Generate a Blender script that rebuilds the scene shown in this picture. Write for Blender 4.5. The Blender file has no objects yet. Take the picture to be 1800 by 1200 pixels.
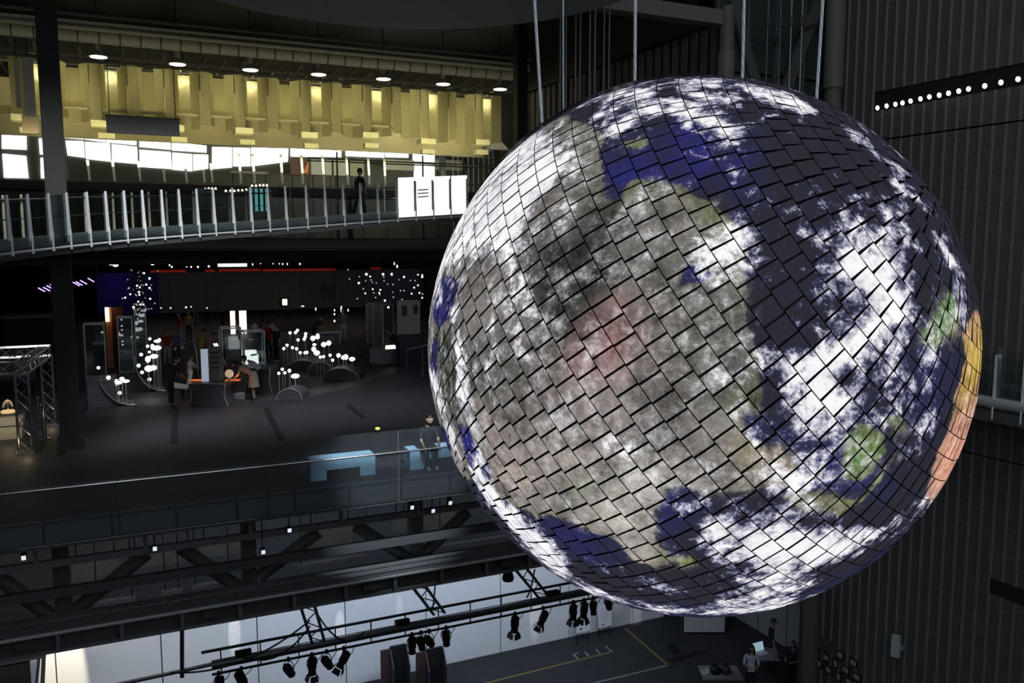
import bpy, bmesh, math, random
import numpy as np
from mathutils import Vector, Matrix

SC = bpy.context.scene
COL = SC.collection
RND = random.Random(7)

# ------------------------------------------------------------------ camera, world, big lights, exposure
FOC, PITCH, YAW, EYE = 1500.0, math.atan(170 / 1500.0), math.radians(25.0), 13.0
CAMP = Vector((0.0, 0.0, EYE))
FWD = Vector((math.sin(YAW) * math.cos(PITCH), math.cos(YAW) * math.cos(PITCH), -math.sin(PITCH)))
RGT = Vector((math.cos(YAW), -math.sin(YAW), 0.0))
UPV = RGT.cross(FWD)
cam_d = bpy.data.cameras.new('camera')
cam_d.sensor_width = 36.0
cam_d.lens = 36.0 * FOC / 1800.0
cam_d.clip_start, cam_d.clip_end = 0.05, 300.0
cam = bpy.data.objects.new('camera', cam_d)
COL.objects.link(cam)
cam.matrix_world = Matrix((
    (RGT.x, UPV.x, -FWD.x, 0), (RGT.y, UPV.y, -FWD.y, 0), (RGT.z, UPV.z, -FWD.z, EYE), (0, 0, 0, 1)))
SC.camera = cam

world = bpy.data.worlds.new('hall_air')
SC.world = world
world.use_nodes = True
world.node_tree.nodes['Background'].inputs[0].default_value = (0.75, 0.85, 1.0, 1)
world.node_tree.nodes['Background'].inputs[1].default_value = 0.016

SC.view_settings.view_transform = 'Standard'
SC.view_settings.look = 'None'
SC.view_settings.exposure = 0.0
SC.view_settings.gamma = 1.0
SC.view_settings.use_curve_mapping = False


def lamp(name, kind, loc, target, energy, color, **kw):
    d = bpy.data.lights.new(name, kind)
    d.energy = energy
    d.color = color
    for k, v in kw.items():
        setattr(d, k, v)
    o = bpy.data.objects.new(name, d)
    COL.objects.link(o)
    o.location = loc
    if target is not None:
        o.rotation_euler = (Vector(target) - Vector(loc)).to_track_quat('-Z', 'Y').to_euler()
    return o


# daylight from the roof glazing over the atrium, and an added front fill behind the viewer
lamp('skylight', 'AREA', (6, 6, 27), (6, 9, 0), 650, (0.8, 0.9, 1.0), shape='RECTANGLE', size=14, size_y=14)
lamp('front_fill', 'AREA', (3, -5.5, 17), (4, 17, 10), 430, (0.86, 0.93, 1.0), shape='RECTANGLE', size=14, size_y=8)
# added fill brightening the footbridge fins and the ducts of the upper storey
lamp('bridge_fill', 'AREA', (3, 17.8, 19.8), (3, 21.6, 13.2), 170, (0.95, 0.98, 1.0), shape='RECTANGLE', size=11, size_y=0.8, spread=math.radians(40))
lamp('upper_fill', 'AREA', (5, 24.6, 15.6), (5, 27.2, 18.9), 60, (1.0, 0.95, 0.72), shape='RECTANGLE', size=16, size_y=1.0)
lamp('soffit_fill', 'AREA', (5, 30.2, 15.9), (5, 29.8, 18), 14, (1.0, 0.9, 0.5), shape='RECTANGLE', size=15, size_y=1.0)  # added uplight for the cream soffit and hem boxes
lamp('curtain_fill', 'AREA', (5, 26.4, 15.3), (5, 28.9, 16.7), 60, (1.0, 0.9, 0.52), shape='RECTANGLE', size=15, size_y=0.4, spread=math.radians(50))  # added front fill for the curtain hems
lamp('exhibit_fill', 'AREA', (9, 30.0, 15.4), (9, 33, 15.7), 70, (1.0, 0.97, 0.75), shape='RECTANGLE', size=6, size_y=0.6)  # added fill for the boards under the windows
lamp('bench_fill', 'SPOT', (5.0, 10.5, 14.5), (5.2, 16.9, 8.5), 4500, (0.8, 0.92, 1.0), spot_size=math.radians(24), spot_blend=0.6, shadow_soft_size=0.1)  # added spot that brightens the blue benches
lamp('plenum_fill', 'AREA', (4, 18.0, 7.7), (4, 19.8, 6.4), 16, (0.9, 0.95, 1.0), shape='RECTANGLE', size=16, size_y=0.2)  # added fill for the pale boards behind the truss
lamp('far_gallery_fill', 'AREA', (9, 37, 12.3), (9, 45, 9.5), 60, (0.95, 0.95, 1.0), shape='RECTANGLE', size=18, size_y=1.0)  # added fill for the backdrop and information boards
# added lights under the gallery, brightening the white wall of the ground hall
for _i, _x in enumerate((-4, 0, 4, 8, 12)):
    lamp('wall_fill', 'AREA', (_x, 19.6, 5.4), (_x + 0.6, 23.8, 1.2), (48, 60, 85, 85, 72)[_i],
         ((1, 0.97, 0.92), (0.85, 0.92, 1), (0.66, 0.8, 1.0), (0.66, 0.8, 1.0), (0.75, 0.86, 1))[_i],
         shape='RECTANGLE', size=2.5, size_y=0.4, spread=math.radians(150))


# ------------------------------------------------------------------ photo pixel -> point of the place
def ray(x, y):
    return (FWD + RGT * ((x - 900.0) / FOC) + UPV * ((600.0 - y) / FOC))


def pY(x, y, Y):
    d = ray(x, y)
    return CAMP + d * (Y / d.y)


def pX(x, y, X):
    d = ray(x, y)
    return CAMP + d * (X / d.x)


def pZ(x, y, Z):
    d = ray(x, y)
    return CAMP + d * ((Z - EYE) / d.z)


def pF(x, y, f):
    return CAMP + ray(x, y) * f


# ------------------------------------------------------------------ materials
MATS = {}


def mat(name, color, rough=0.6, metal=0.0, var=0.12, scale=6.0, bump=0.0, bump_scale=40.0, emit=None, estr=1.0, spec=0.5, alpha=None):
    if name in MATS:
        return MATS[name]
    m = bpy.data.materials.new(name)
    m.use_nodes = True
    nt = m.node_tree
    b = nt.nodes['Principled BSDF']
    b.inputs['Roughness'].default_value = rough
    b.inputs['Metallic'].default_value = metal
    b.inputs['Specular IOR Level'].default_value = spec
    tc = nt.nodes.new('ShaderNodeTexCoord')
    nz = nt.nodes.new('ShaderNodeTexNoise')
    nz.inputs['Scale'].default_value = scale
    nz.inputs['Detail'].default_value = 4.0
    nt.links.new(tc.outputs['Object'], nz.inputs['Vector'])
    mx = nt.nodes.new('ShaderNodeMix')
    mx.data_type = 'RGBA'
    c0 = [max(0, c * (1 - var)) for c in color]
    c1 = [min(1, c * (1 + var)) for c in color]
    mx.inputs[6].default_value = (*c0, 1)
    mx.inputs[7].default_value = (*c1, 1)
    nt.links.new(nz.outputs['Fac'], mx.inputs[0])
    nt.links.new(mx.outputs[2], b.inputs['Base Color'])
    if bump:
        n2 = nt.nodes.new('ShaderNodeTexNoise')
        n2.inputs['Scale'].default_value = bump_scale
        nt.links.new(tc.outputs['Object'], n2.inputs['Vector'])
        bp = nt.nodes.new('ShaderNodeBump')
        bp.inputs['Strength'].default_value = bump
        bp.inputs['Distance'].default_value = 0.01
        nt.links.new(n2.outputs['Fac'], bp.inputs['Height'])
        nt.links.new(bp.outputs['Normal'], b.inputs['Normal'])
    if emit:
        b.inputs['Emission Color'].default_value = (*emit, 1)
        b.inputs['Emission Strength'].default_value = estr
    MATS[name] = m
    return m


def glass_mat(name, tint=(0.9, 0.95, 0.95), refl=0.06, rough=0.02, body=None):
    """thin glass: mostly clear, mirror-like towards grazing angles; body = faint dust colour"""
    if name in MATS:
        return MATS[name]
    m = bpy.data.materials.new(name)
    m.use_nodes = True
    nt = m.node_tree
    nt.nodes.clear()
    out = nt.nodes.new('ShaderNodeOutputMaterial')
    tr = nt.nodes.new('ShaderNodeBsdfTransparent')
    tr.inputs[0].default_value = (*tint, 1)
    gl = nt.nodes.new('ShaderNodeBsdfGlossy')
    gl.inputs['Roughness'].default_value = rough
    gl.inputs['Color'].default_value = (0.9, 0.95, 1, 1)
    fr = nt.nodes.new('ShaderNodeFresnel')
    fr.inputs['IOR'].default_value = 1.45
    mul = nt.nodes.new('ShaderNodeMath')
    mul.operation = 'MULTIPLY_ADD'
    mul.inputs[1].default_value = 0.8
    mul.inputs[2].default_value = refl
    nt.links.new(fr.outputs[0], mul.inputs[0])
    mx = nt.nodes.new('ShaderNodeMixShader')
    nt.links.new(mul.outputs[0], mx.inputs[0])
    nt.links.new(tr.outputs[0], mx.inputs[1])
    nt.links.new(gl.outputs[0], mx.inputs[2])
    last = mx
    if body:
        df = nt.nodes.new('ShaderNodeBsdfDiffuse')
        df.inputs[0].default_value = (*body[:3], 1)
        m2 = nt.nodes.new('ShaderNodeMixShader')
        m2.inputs[0].default_value = body[3]
        nt.links.new(mx.outputs[0], m2.inputs[1])
        nt.links.new(df.outputs[0], m2.inputs[2])
        last = m2
    nt.links.new(last.outputs[0], out.inputs[0])
    MATS[name] = m
    return m


def glow(name, color, strength):
    """something that gives off light itself"""
    if name in MATS:
        return MATS[name]
    m = bpy.data.materials.new(name)
    m.use_nodes = True
    nt = m.node_tree
    nt.nodes.clear()
    out = nt.nodes.new('ShaderNodeOutputMaterial')
    em = nt.nodes.new('ShaderNodeEmission')
    em.inputs[0].default_value = (*color, 1)
    em.inputs[1].default_value = strength
    nt.links.new(em.outputs[0], out.inputs[0])
    MATS[name] = m
    return m


# ------------------------------------------------------------------ mesh building
ORG = {}          # world origin of every object made here


class MB:
    def __init__(self):
        self.v, self.f, self.m = [], [], []

    def add(self, vs, fs, mi=0):
        o = len(self.v)
        self.v += [Vector(p) for p in vs]
        self.f += [tuple(i + o for i in f) for f in fs]
        self.m += [mi] * len(fs)
        return self

    def box(self, c, s, rot=None, mi=0):
        c = Vector(c)
        vs = []
        for dz in (-.5, .5):
            for dx, dy in ((-.5, -.5), (.5, -.5), (.5, .5), (-.5, .5)):
                p = Vector((dx * s[0], dy * s[1], dz * s[2]))
                vs.append(c + (rot @ p if rot else p))
        return self.add(vs, [(3, 2, 1, 0), (4, 5, 6, 7), (0, 1, 5, 4), (1, 2, 6, 5), (2, 3, 7, 6), (3, 0, 4, 7)], mi)

    def bb(self, a, b, mi=0):
        """box from corner a to corner b"""
        a, b = Vector(a), Vector(b)
        return self.box((a + b) / 2, [abs(b[i] - a[i]) for i in range(3)], None, mi)

    def bar(self, p0, p1, w, h=None, mi=0, up=(0, 0, 1)):
        """square bar between two points: w sideways, h along up"""
        h = w if h is None else h
        p0, p1 = Vector(p0), Vector(p1)
        d = p1 - p0
        L = d.length
        d.normalize()
        u = Vector(up)
        if abs(d.dot(u)) > 0.97:
            u = Vector((0, 1, 0))
        s = d.cross(u).normalized()
        u = s.cross(d)
        rot = Matrix((s, d, u)).transposed()
        return self.box((p0 + p1) / 2, (w, L, h), rot, mi)

    def tube(self, p0, p1, r0, r1=None, n=8, mi=0, cap=True):
        r1 = r0 if r1 is None else r1
        p0, p1 = Vector(p0), Vector(p1)
        d = (p1 - p0).normalized()
        u = Vector((0, 0, 1)) if abs(d.z) < 0.9 else Vector((1, 0, 0))
        s = d.cross(u).normalized()
        u = s.cross(d)
        vs = []
        for p, r in ((p0, r0), (p1, r1)):
            for k in range(n):
                a = 2 * math.pi * k / n
                vs.append(p + s * (r * math.cos(a)) + u * (r * math.sin(a)))
        fs = [(k, (k + 1) % n, n + (k + 1) % n, n + k) for k in range(n)]
        if cap:
            fs += [tuple(range(n - 1, -1, -1)), tuple(range(n, 2 * n))]
        return self.add(vs, fs, mi)

    def pipe(self, pts, r, n=6, mi=0):
        """tube along a polyline, one skin"""
        pts = [Vector(p) for p in pts]
        vs = []
        prev = None
        for i, p in enumerate(pts):
            d = (pts[min(i + 1, len(pts) - 1)] - pts[max(i - 1, 0)]).normalized()
            if prev is None:
                u = Vector((0, 0, 1)) if abs(d.z) < 0.9 else Vector((1, 0, 0))
                s = d.cross(u).normalized()
            else:
                s = (prev - d * prev.dot(d)).normalized()
            prev = s
            u = s.cross(d)
            rr = r[i] if isinstance(r, (list, tuple)) else r
            for k in range(n):
                a = 2 * math.pi * k / n
                vs.append(p + s * (rr * math.cos(a)) + u * (rr * math.sin(a)))
        fs = []
        for i in range(len(pts) - 1):
            for k in range(n):
                fs.append((i * n + k, i * n + (k + 1) % n, (i + 1) * n + (k + 1) % n, (i + 1) * n + k))
        fs += [tuple(range(n - 1, -1, -1)), tuple(range((len(pts) - 1) * n, len(pts) * n))]
        return self.add(vs, fs, mi)

    def lathe(self, c, prof, n=16, mi=0, axis=None):
        """prof: (radius, height) pairs about +Z (or axis) at c"""
        c = Vector(c)
        R = Vector((0, 0, 1)).rotation_difference(Vector(axis)).to_matrix() if axis is not None else Matrix.Identity(3)
        vs = []
        for r, z in prof:
            for k in range(n):
                a = 2 * math.pi * k / n
                vs.append(c + R @ Vector((r * math.cos(a), r * math.sin(a), z)))
        fs = []
        for i in range(len(prof) - 1):
            for k in range(n):
                fs.append((i * n + k, i * n + (k + 1) % n, (i + 1) * n + (k + 1) % n, (i + 1) * n + k))
        fs += [tuple(range(n - 1, -1, -1)), tuple(range((len(prof) - 1) * n, len(prof) * n))]
        return self.add(vs, fs, mi)

    def ball(self, c, r, n=10, mi=0, sq=(1, 1, 1)):
        c = Vector(c)
        rings = max(4, n // 2)
        vs = [c + Vector((0, 0, -r * sq[2]))]
        for i in range(1, rings):
            t = math.pi * i / rings
            for k in range(n):
                a = 2 * math.pi * k / n
                vs.append(c + Vector((r * sq[0] * math.sin(t) * math.cos(a), r * sq[1] * math.sin(t) * math.sin(a), -r * sq[2] * math.cos(t))))
        vs.append(c + Vector((0, 0, r * sq[2])))
        fs = [(0, 1 + (k + 1) % n, 1 + k) for k in range(n)]
        for i in range(rings - 2):
            for k in range(n):
                a = 1 + i * n
                fs.append((a + k, a + (k + 1) % n, a + n + (k + 1) % n, a + n + k))
        a = 1 + (rings - 2) * n
        fs += [(a + k, a + (k + 1) % n, len(vs) - 1) for k in range(n)]
        return self.add(vs, fs, mi)

    def prism(self, poly, ext, mi=0):
        """poly: 3-D polygon, pushed along ext"""
        e = Vector(ext)
        n = len(poly)
        vs = [Vector(p) for p in poly] + [Vector(p) + e for p in poly]
        fs = [tuple(range(n - 1, -1, -1)), tuple(range(n, 2 * n))] + [(k, (k + 1) % n, n + (k + 1) % n, n + k) for k in range(n)]
        return self.add(vs, fs, mi)

    def mesh(self, name, mats, org, smooth=False):
        me = bpy.data.meshes.new(name)
        me.from_pydata([v - org for v in self.v], [], self.f)
        for m in (mats if isinstance(mats, (list, tuple)) else [mats]):
            me.materials.append(m)
        if len(me.materials) > 1:
            me.polygons.foreach_set('material_index', self.m)
        bm = bmesh.new()
        bm.from_mesh(me)
        bmesh.ops.recalc_face_normals(bm, faces=bm.faces)
        bm.to_mesh(me)
        bm.free()
        if smooth:
            me.polygons.foreach_set('use_smooth', [True] * len(me.polygons))
            me.set_sharp_from_angle(angle=math.radians(50))
        me.update()
        return me

    def base(self):
        lo = [min(v[i] for v in self.v) for i in range(3)]
        hi = [max(v[i] for v in self.v) for i in range(3)]
        return Vector(((lo[0] + hi[0]) / 2, (lo[1] + hi[1]) / 2, lo[2]))

    def part(self, name, mats, parent, smooth=False, label=None, kind=None):
        org = ORG[parent.name]
        o = bpy.data.objects.new(name, self.mesh(name, mats, org, smooth))
        COL.objects.link(o)
        o.parent = parent
        ORG[o.name] = org
        if label:
            o['label'] = label
        if kind:
            o['kind'] = kind
        return o

    def top(self, name, mats, label=None, cat=None, group=None, smooth=False, kind=None):
        org = self.base()
        o = bpy.data.objects.new(name, self.mesh(name, mats, org, smooth))
        COL.objects.link(o)
        o.location = org
        ORG[o.name] = org
        tag(o, label, cat, group, kind)
        return o


def tag(o, label=None, cat=None, group=None, kind=None):
    for k, v in (('label', label), ('category', cat), ('group', group), ('kind', kind)):
        if v:
            o[k] = v
    return o


def thing(name, loc, label=None, cat=None, group=None, kind=None):
    o = bpy.data.objects.new(name, None)
    o.empty_display_size = 0.2
    COL.objects.link(o)
    o.location = loc
    ORG[o.name] = Vector(loc)
    return tag(o, label, cat, group, kind)


def share(src, name, parent, loc, rot=None):
    """one more piece that shares its mesh with src; loc = world position of its origin"""
    o = bpy.data.objects.new(name, src)
    COL.objects.link(o)
    o.parent = parent
    o.location = Vector(loc) - ORG[parent.name]
    if rot is not None:
        o.rotation_euler = rot
    ORG[o.name] = ORG[parent.name]
    return o


def copy_tree(o, loc, rotz=0.0, label=None, parent=None):
    c = o.copy()
    COL.objects.link(c)
    if parent is None:
        c.location = loc
        c.rotation_euler = (0, 0, rotz)
        ORG[c.name] = Vector(loc)
        if label:
            c['label'] = label
    else:
        c.parent = parent
    for ch in list(o.children):
        copy_tree(ch, None, 0, None, c)
    return c

# ------------------------------------------------------------------ palette
M_BLACK = mat('matt_black', (0.006, 0.006, 0.007), 0.6)
M_CHAR = mat('charcoal_paint', (0.03, 0.031, 0.034), 0.55)
M_DGREY = mat('dark_grey_paint', (0.07, 0.072, 0.076), 0.5)
M_GREY = mat('mid_grey_paint', (0.2, 0.2, 0.2), 0.5)
M_LGREY = mat('light_grey_paint', (0.45, 0.46, 0.47), 0.5)
M_WHITE = mat('white_paint', (0.8, 0.8, 0.8), 0.5, var=0.04)
M_STEEL = mat('brushed_steel', (0.55, 0.57, 0.6), 0.32, 1.0, scale=30)
M_DSTEEL = mat('dark_steel', (0.12, 0.125, 0.13), 0.38, 0.6, scale=20)
M_OLIVE = mat('olive_grey_duct', (0.34, 0.33, 0.25), 0.6)
M_GLASS = glass_mat('clear_glass')
M_GLASSB = glass_mat('smoky_glass', (0.94, 0.96, 0.97), 0.03, 0.02, (0.3, 0.34, 0.36, 0.05))
G_WHITE = glow('white_lamp', (1.0, 0.97, 0.92), 4.0)
G_WARM = glow('warm_lamp', (1.0, 0.72, 0.45), 5.0)

# ------------------------------------------------------------------ the globe display
GC = CAMP + ray(1208.3, 608.0) * (10.125 * math.cos(math.radians(11.6)))
GR = 3.0
_view = (CAMP - GC).normalized()                 # from the globe to the viewer
_e1 = (RGT - _view * RGT.dot(_view)).normalized()
_e2 = _view.cross(_e1)
_e2 = _e2 if _e2.z > 0 else -_e2
_ang, _tilt = math.radians(34.0), math.radians(16.0)
AX = ((_e1 * math.cos(_ang) + _e2 * math.sin(_ang)) * math.cos(_tilt) + _view * math.sin(_tilt)).normalized()     # axis of the panel rings


def globe_dir(x, y):
    """direction on the globe of a traced point of its picture, as flat map coordinates around the side facing the hall"""
    d = ray(x, y).normalized()
    oc = CAMP - GC
    b = d.dot(oc)
    c = oc.length_squared - GR * GR
    disc = b * b - c
    if disc >= 0:
        n = (CAMP + d * (-b - math.sqrt(disc)) - GC).normalized()
        over = 0.0
    else:
        q = CAMP + d * (-b) - GC
        over = (q.length - GR) / GR * 3.0
        n = q.normalized()
    rho = math.acos(max(-1, min(1, n.dot(_view)))) + over
    a, b2 = n.dot(_e1), n.dot(_e2)
    l = math.hypot(a, b2) or 1
    return (rho * a / l, rho * b2 / l)


def flat_map(N):
    V = np.array(_view); E1 = np.array(_e1); E2 = np.array(_e2)
    rho = np.arccos(np.clip(N @ V, -1, 1))
    a, b = N @ E1, N @ E2
    l = np.hypot(a, b) + 1e-9
    return np.stack([rho * a / l, rho * b / l], 1)


def poly_soft(P, pts, soft):
    """0..1: inside the traced outline, soft edge of the given width"""
    poly = np.array([globe_dir(*p) for p in pts])
    n = len(poly)
    inside = np.zeros(len(P), bool)
    dist = np.full(len(P), 9.0)
    for i in range(n):
        a, b = poly[i], poly[(i + 1) % n]
        ab = b - a
        t = np.clip(((P - a) @ ab) / (ab @ ab + 1e-12), 0, 1)
        q = P - a - t[:, None] * ab
        dist = np.minimum(dist, np.hypot(q[:, 0], q[:, 1]))
        cond = (a[1] > P[:, 1]) != (b[1] > P[:, 1])
        xx = a[0] + (P[:, 1] - a[1]) / (b[1] - a[1] + 1e-12) * ab[0]
        inside ^= cond & (P[:, 0] < xx)
    s = np.where(inside, dist, -dist)
    return np.clip(0.5 + s / (2 * soft), 0, 1)


def stroke(pts, w):
    """outline of a brush stroke along a polyline, w wide"""
    L, Rr = [], []
    for i, p in enumerate(pts):
        a, b = pts[max(i - 1, 0)], pts[min(i + 1, len(pts) - 1)]
        dx, dy = b[0] - a[0], b[1] - a[1]
        l = math.hypot(dx, dy) or 1
        ww = (w if not isinstance(w, (list, tuple)) else w[i]) / 2
        L.append((p[0] - dy / l * ww, p[1] + dx / l * ww))
        Rr.append((p[0] + dy / l * ww, p[1] - dx / l * ww))
    return L + Rr[::-1]


# land: (outline, colour); later ones lie over earlier ones; colour None cuts water back in
def srgb(r, g, b):
    return tuple(((c / 255) / 12.92 if c / 255 <= 0.04045 else ((c / 255 + 0.055) / 1.055) ** 2.4) for c in (r, g, b))


LAND = [
    ([(700, 700), (735, 480), (800, 350), (900, 250), (990, 205), (1060, 240), (1050, 275), (1068, 300), (1062, 330), (1085, 352),
      (1120, 325), (1160, 318), (1200, 330), (1245, 355), (1270, 385), (1290, 420), (1300, 470), (1320, 520), (1320, 580), (1330, 640),
      (1350, 700), (1330, 730), (1310, 722), (1300, 760), (1320, 790), (1400, 800), (1385, 850), (1250, 870), (1200, 850), (1165, 870), (1150, 920), (1172, 992), (1120, 985),
      (1070, 945), (1020, 925), (965, 905), (930, 900), (880, 878), (840, 850), (760, 820), (700, 780)], (132, 126, 118)),
    ([(930, 430), (1010, 400), (1060, 330), (1090, 360), (1100, 420), (1110, 520), (1060, 560), (980, 590), (930, 540)], (70, 72, 66)),
    ([(1010, 225), (1060, 240), (1050, 275), (1068, 320), (1050, 360), (1015, 330), (985, 280)], (112, 112, 92)),
    ([(940, 490), (990, 450), (1050, 480), (1030, 570), (960, 590)], (62, 64, 60)),
    ([(1060, 550), (1110, 525), (1135, 560), (1120, 630), (1070, 660), (1000, 670), (990, 640)], (190, 104, 98)),
    ([(1120, 520), (1200, 540), (1230, 640), (1180, 700), (1130, 640)], (120, 112, 98)),
    ([(1110, 430), (1180, 440), (1260, 470), (1280, 560), (1200, 540), (1130, 500)], (104, 104, 88)),
    ([(1230, 560), (1320, 580), (1335, 680), (1290, 740), (1230, 700), (1210, 620)], (118, 116, 98)),
    ([(960, 640), (1060, 690), (1100, 760), (1000, 740), (930, 700)], (150, 130, 124)),
    ([(860, 600), (930, 620), (920, 690), (860, 660)], (96, 96, 86)),
    ([(780, 560), (850, 640), (840, 740), (780, 720), (750, 640)], (70, 78, 50)),
    ([(840, 720), (900, 760), (960, 810), (980, 880), (900, 870), (850, 810)], (178, 156, 136)),
    ([(960, 760), (1060, 770), (1090, 820), (1010, 870), (960, 850)], (168, 150, 134)),
    ([(990, 840), (1050, 820), (1100, 850), (1080, 890), (1000, 890)], (120, 132, 96)),
    ([(1050, 860), (1150, 800), (1200, 840), (1160, 870), (1150, 920), (1172, 992), (1120, 985), (1060, 935), (1020, 920)], (196, 188, 164)),
    ([(1140, 972), (1165, 960), (1180, 995), (1150, 998)], (140, 122, 84)),
    ([(1190, 980), (1215, 978), (1222, 995), (1200, 1000)], (104, 124, 60)),
    ([(1090, 330), (1120, 318), (1160, 318), (1150, 340), (1100, 352)], (72, 86, 44)),
    ([(1090, 255), (1130, 240), (1150, 250), (1110, 268)], (120, 132, 96)),
    ([(1230, 345), (1260, 350), (1290, 400), (1305, 450), (1295, 470), (1270, 430), (1245, 380)], (112, 128, 82)),
    ([(1295, 690), (1345, 680), (1330, 735), (1305, 715)], (96, 108, 70)),
    ([(1300, 790), (1370, 780), (1400, 800), (1390, 840), (1330, 830)], (160, 146, 120)),
    ([(1375, 870), (1440, 860), (1500, 880), (1480, 905), (1400, 905)], (140, 140, 112)),
    ([(1482, 765), (1510, 745), (1545, 765), (1556, 795), (1535, 828), (1505, 845), (1478, 838)], (86, 122, 50)),
    ([(1562, 735), (1588, 735), (1596, 755), (1580, 768)], (96, 120, 60)),
    ([(1635, 560), (1650, 520), (1672, 510), (1690, 545), (1680, 590), (1655, 600), (1640, 590)], (92, 140, 58)),
    ([(1614, 575), (1640, 585), (1640, 605), (1618, 600)], (84, 112, 52)),
    (stroke([(1575, 800), (1545, 840), (1505, 888)], 7), (120, 140, 80)),
    ([(1688, 590), (1712, 545), (1760, 560), (1760, 700), (1715, 790), (1655, 885), (1626, 876), (1642, 815), (1668, 742), (1684, 680), (1697, 630)], (220, 160, 135)),
    ([(1690, 590), (1725, 560), (1735, 640), (1705, 700), (1690, 720), (1684, 680), (1697, 630)], (186, 158, 74)),
    ([(975, 1010), (1010, 1030), (990, 1040), (950, 1015)], (210, 120, 90)),
]
WATER = [
    ([(805, 745), (824, 749), (836, 783), (862, 826), (852, 842), (834, 836), (818, 796)], 0.8),
    ([(758, 520), (790, 480), (806, 500), (790, 560), (770, 580)], 0.6),
    ([(770, 740), (782, 755), (795, 790), (785, 795), (772, 765)], 0.7),
    ([(762, 590), (770, 600), (772, 700), (762, 690), (756, 640)], 0.5),
    (stroke([(868, 882), (895, 912), (925, 932), (950, 930)], 16), 0.1),
    ([(1195, 470), (1225, 460), (1255, 480), (1240, 500), (1200, 495)], 0.7),
    ([(1306, 715), (1335, 740), (1345, 760), (1312, 758)], 0.4),
    ([(1060, 285), (1115, 268), (1150, 250), (1200, 215), (1250, 225), (1260, 290), (1205, 320), (1150, 308), (1115, 318), (1078, 345), (1062, 318)], 0.65),
]
OCEAN_BLUE = [   # where the sea shows a stronger blue
    ([(1050, 285), (1200, 215), (1260, 300), (1200, 330), (1070, 350)], 0.65),
    ([(1240, 280), (1330, 240), (1330, 330), (1290, 380)], 0.35),
    ([(960, 905), (1060, 925), (1100, 960), (1050, 985), (970, 950)], 0.5),
    ([(1150, 860), (1200, 850), (1210, 900), (1170, 950), (1145, 920)], 0.5),
    ([(1380, 760), (1520, 750), (1560, 860), (1420, 880)], 0.45),
    ([(1000, 1020), (1300, 1060), (1500, 1000), (1640, 880), (1700, 900), (1300, 1120), (1000, 1060)], 0.18),
    ([(1600, 620), (1680, 640), (1640, 760), (1580, 720)], 0.3),
    ([(800, 740), (860, 830), (850, 845), (800, 790)], 1.0),
]
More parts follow.
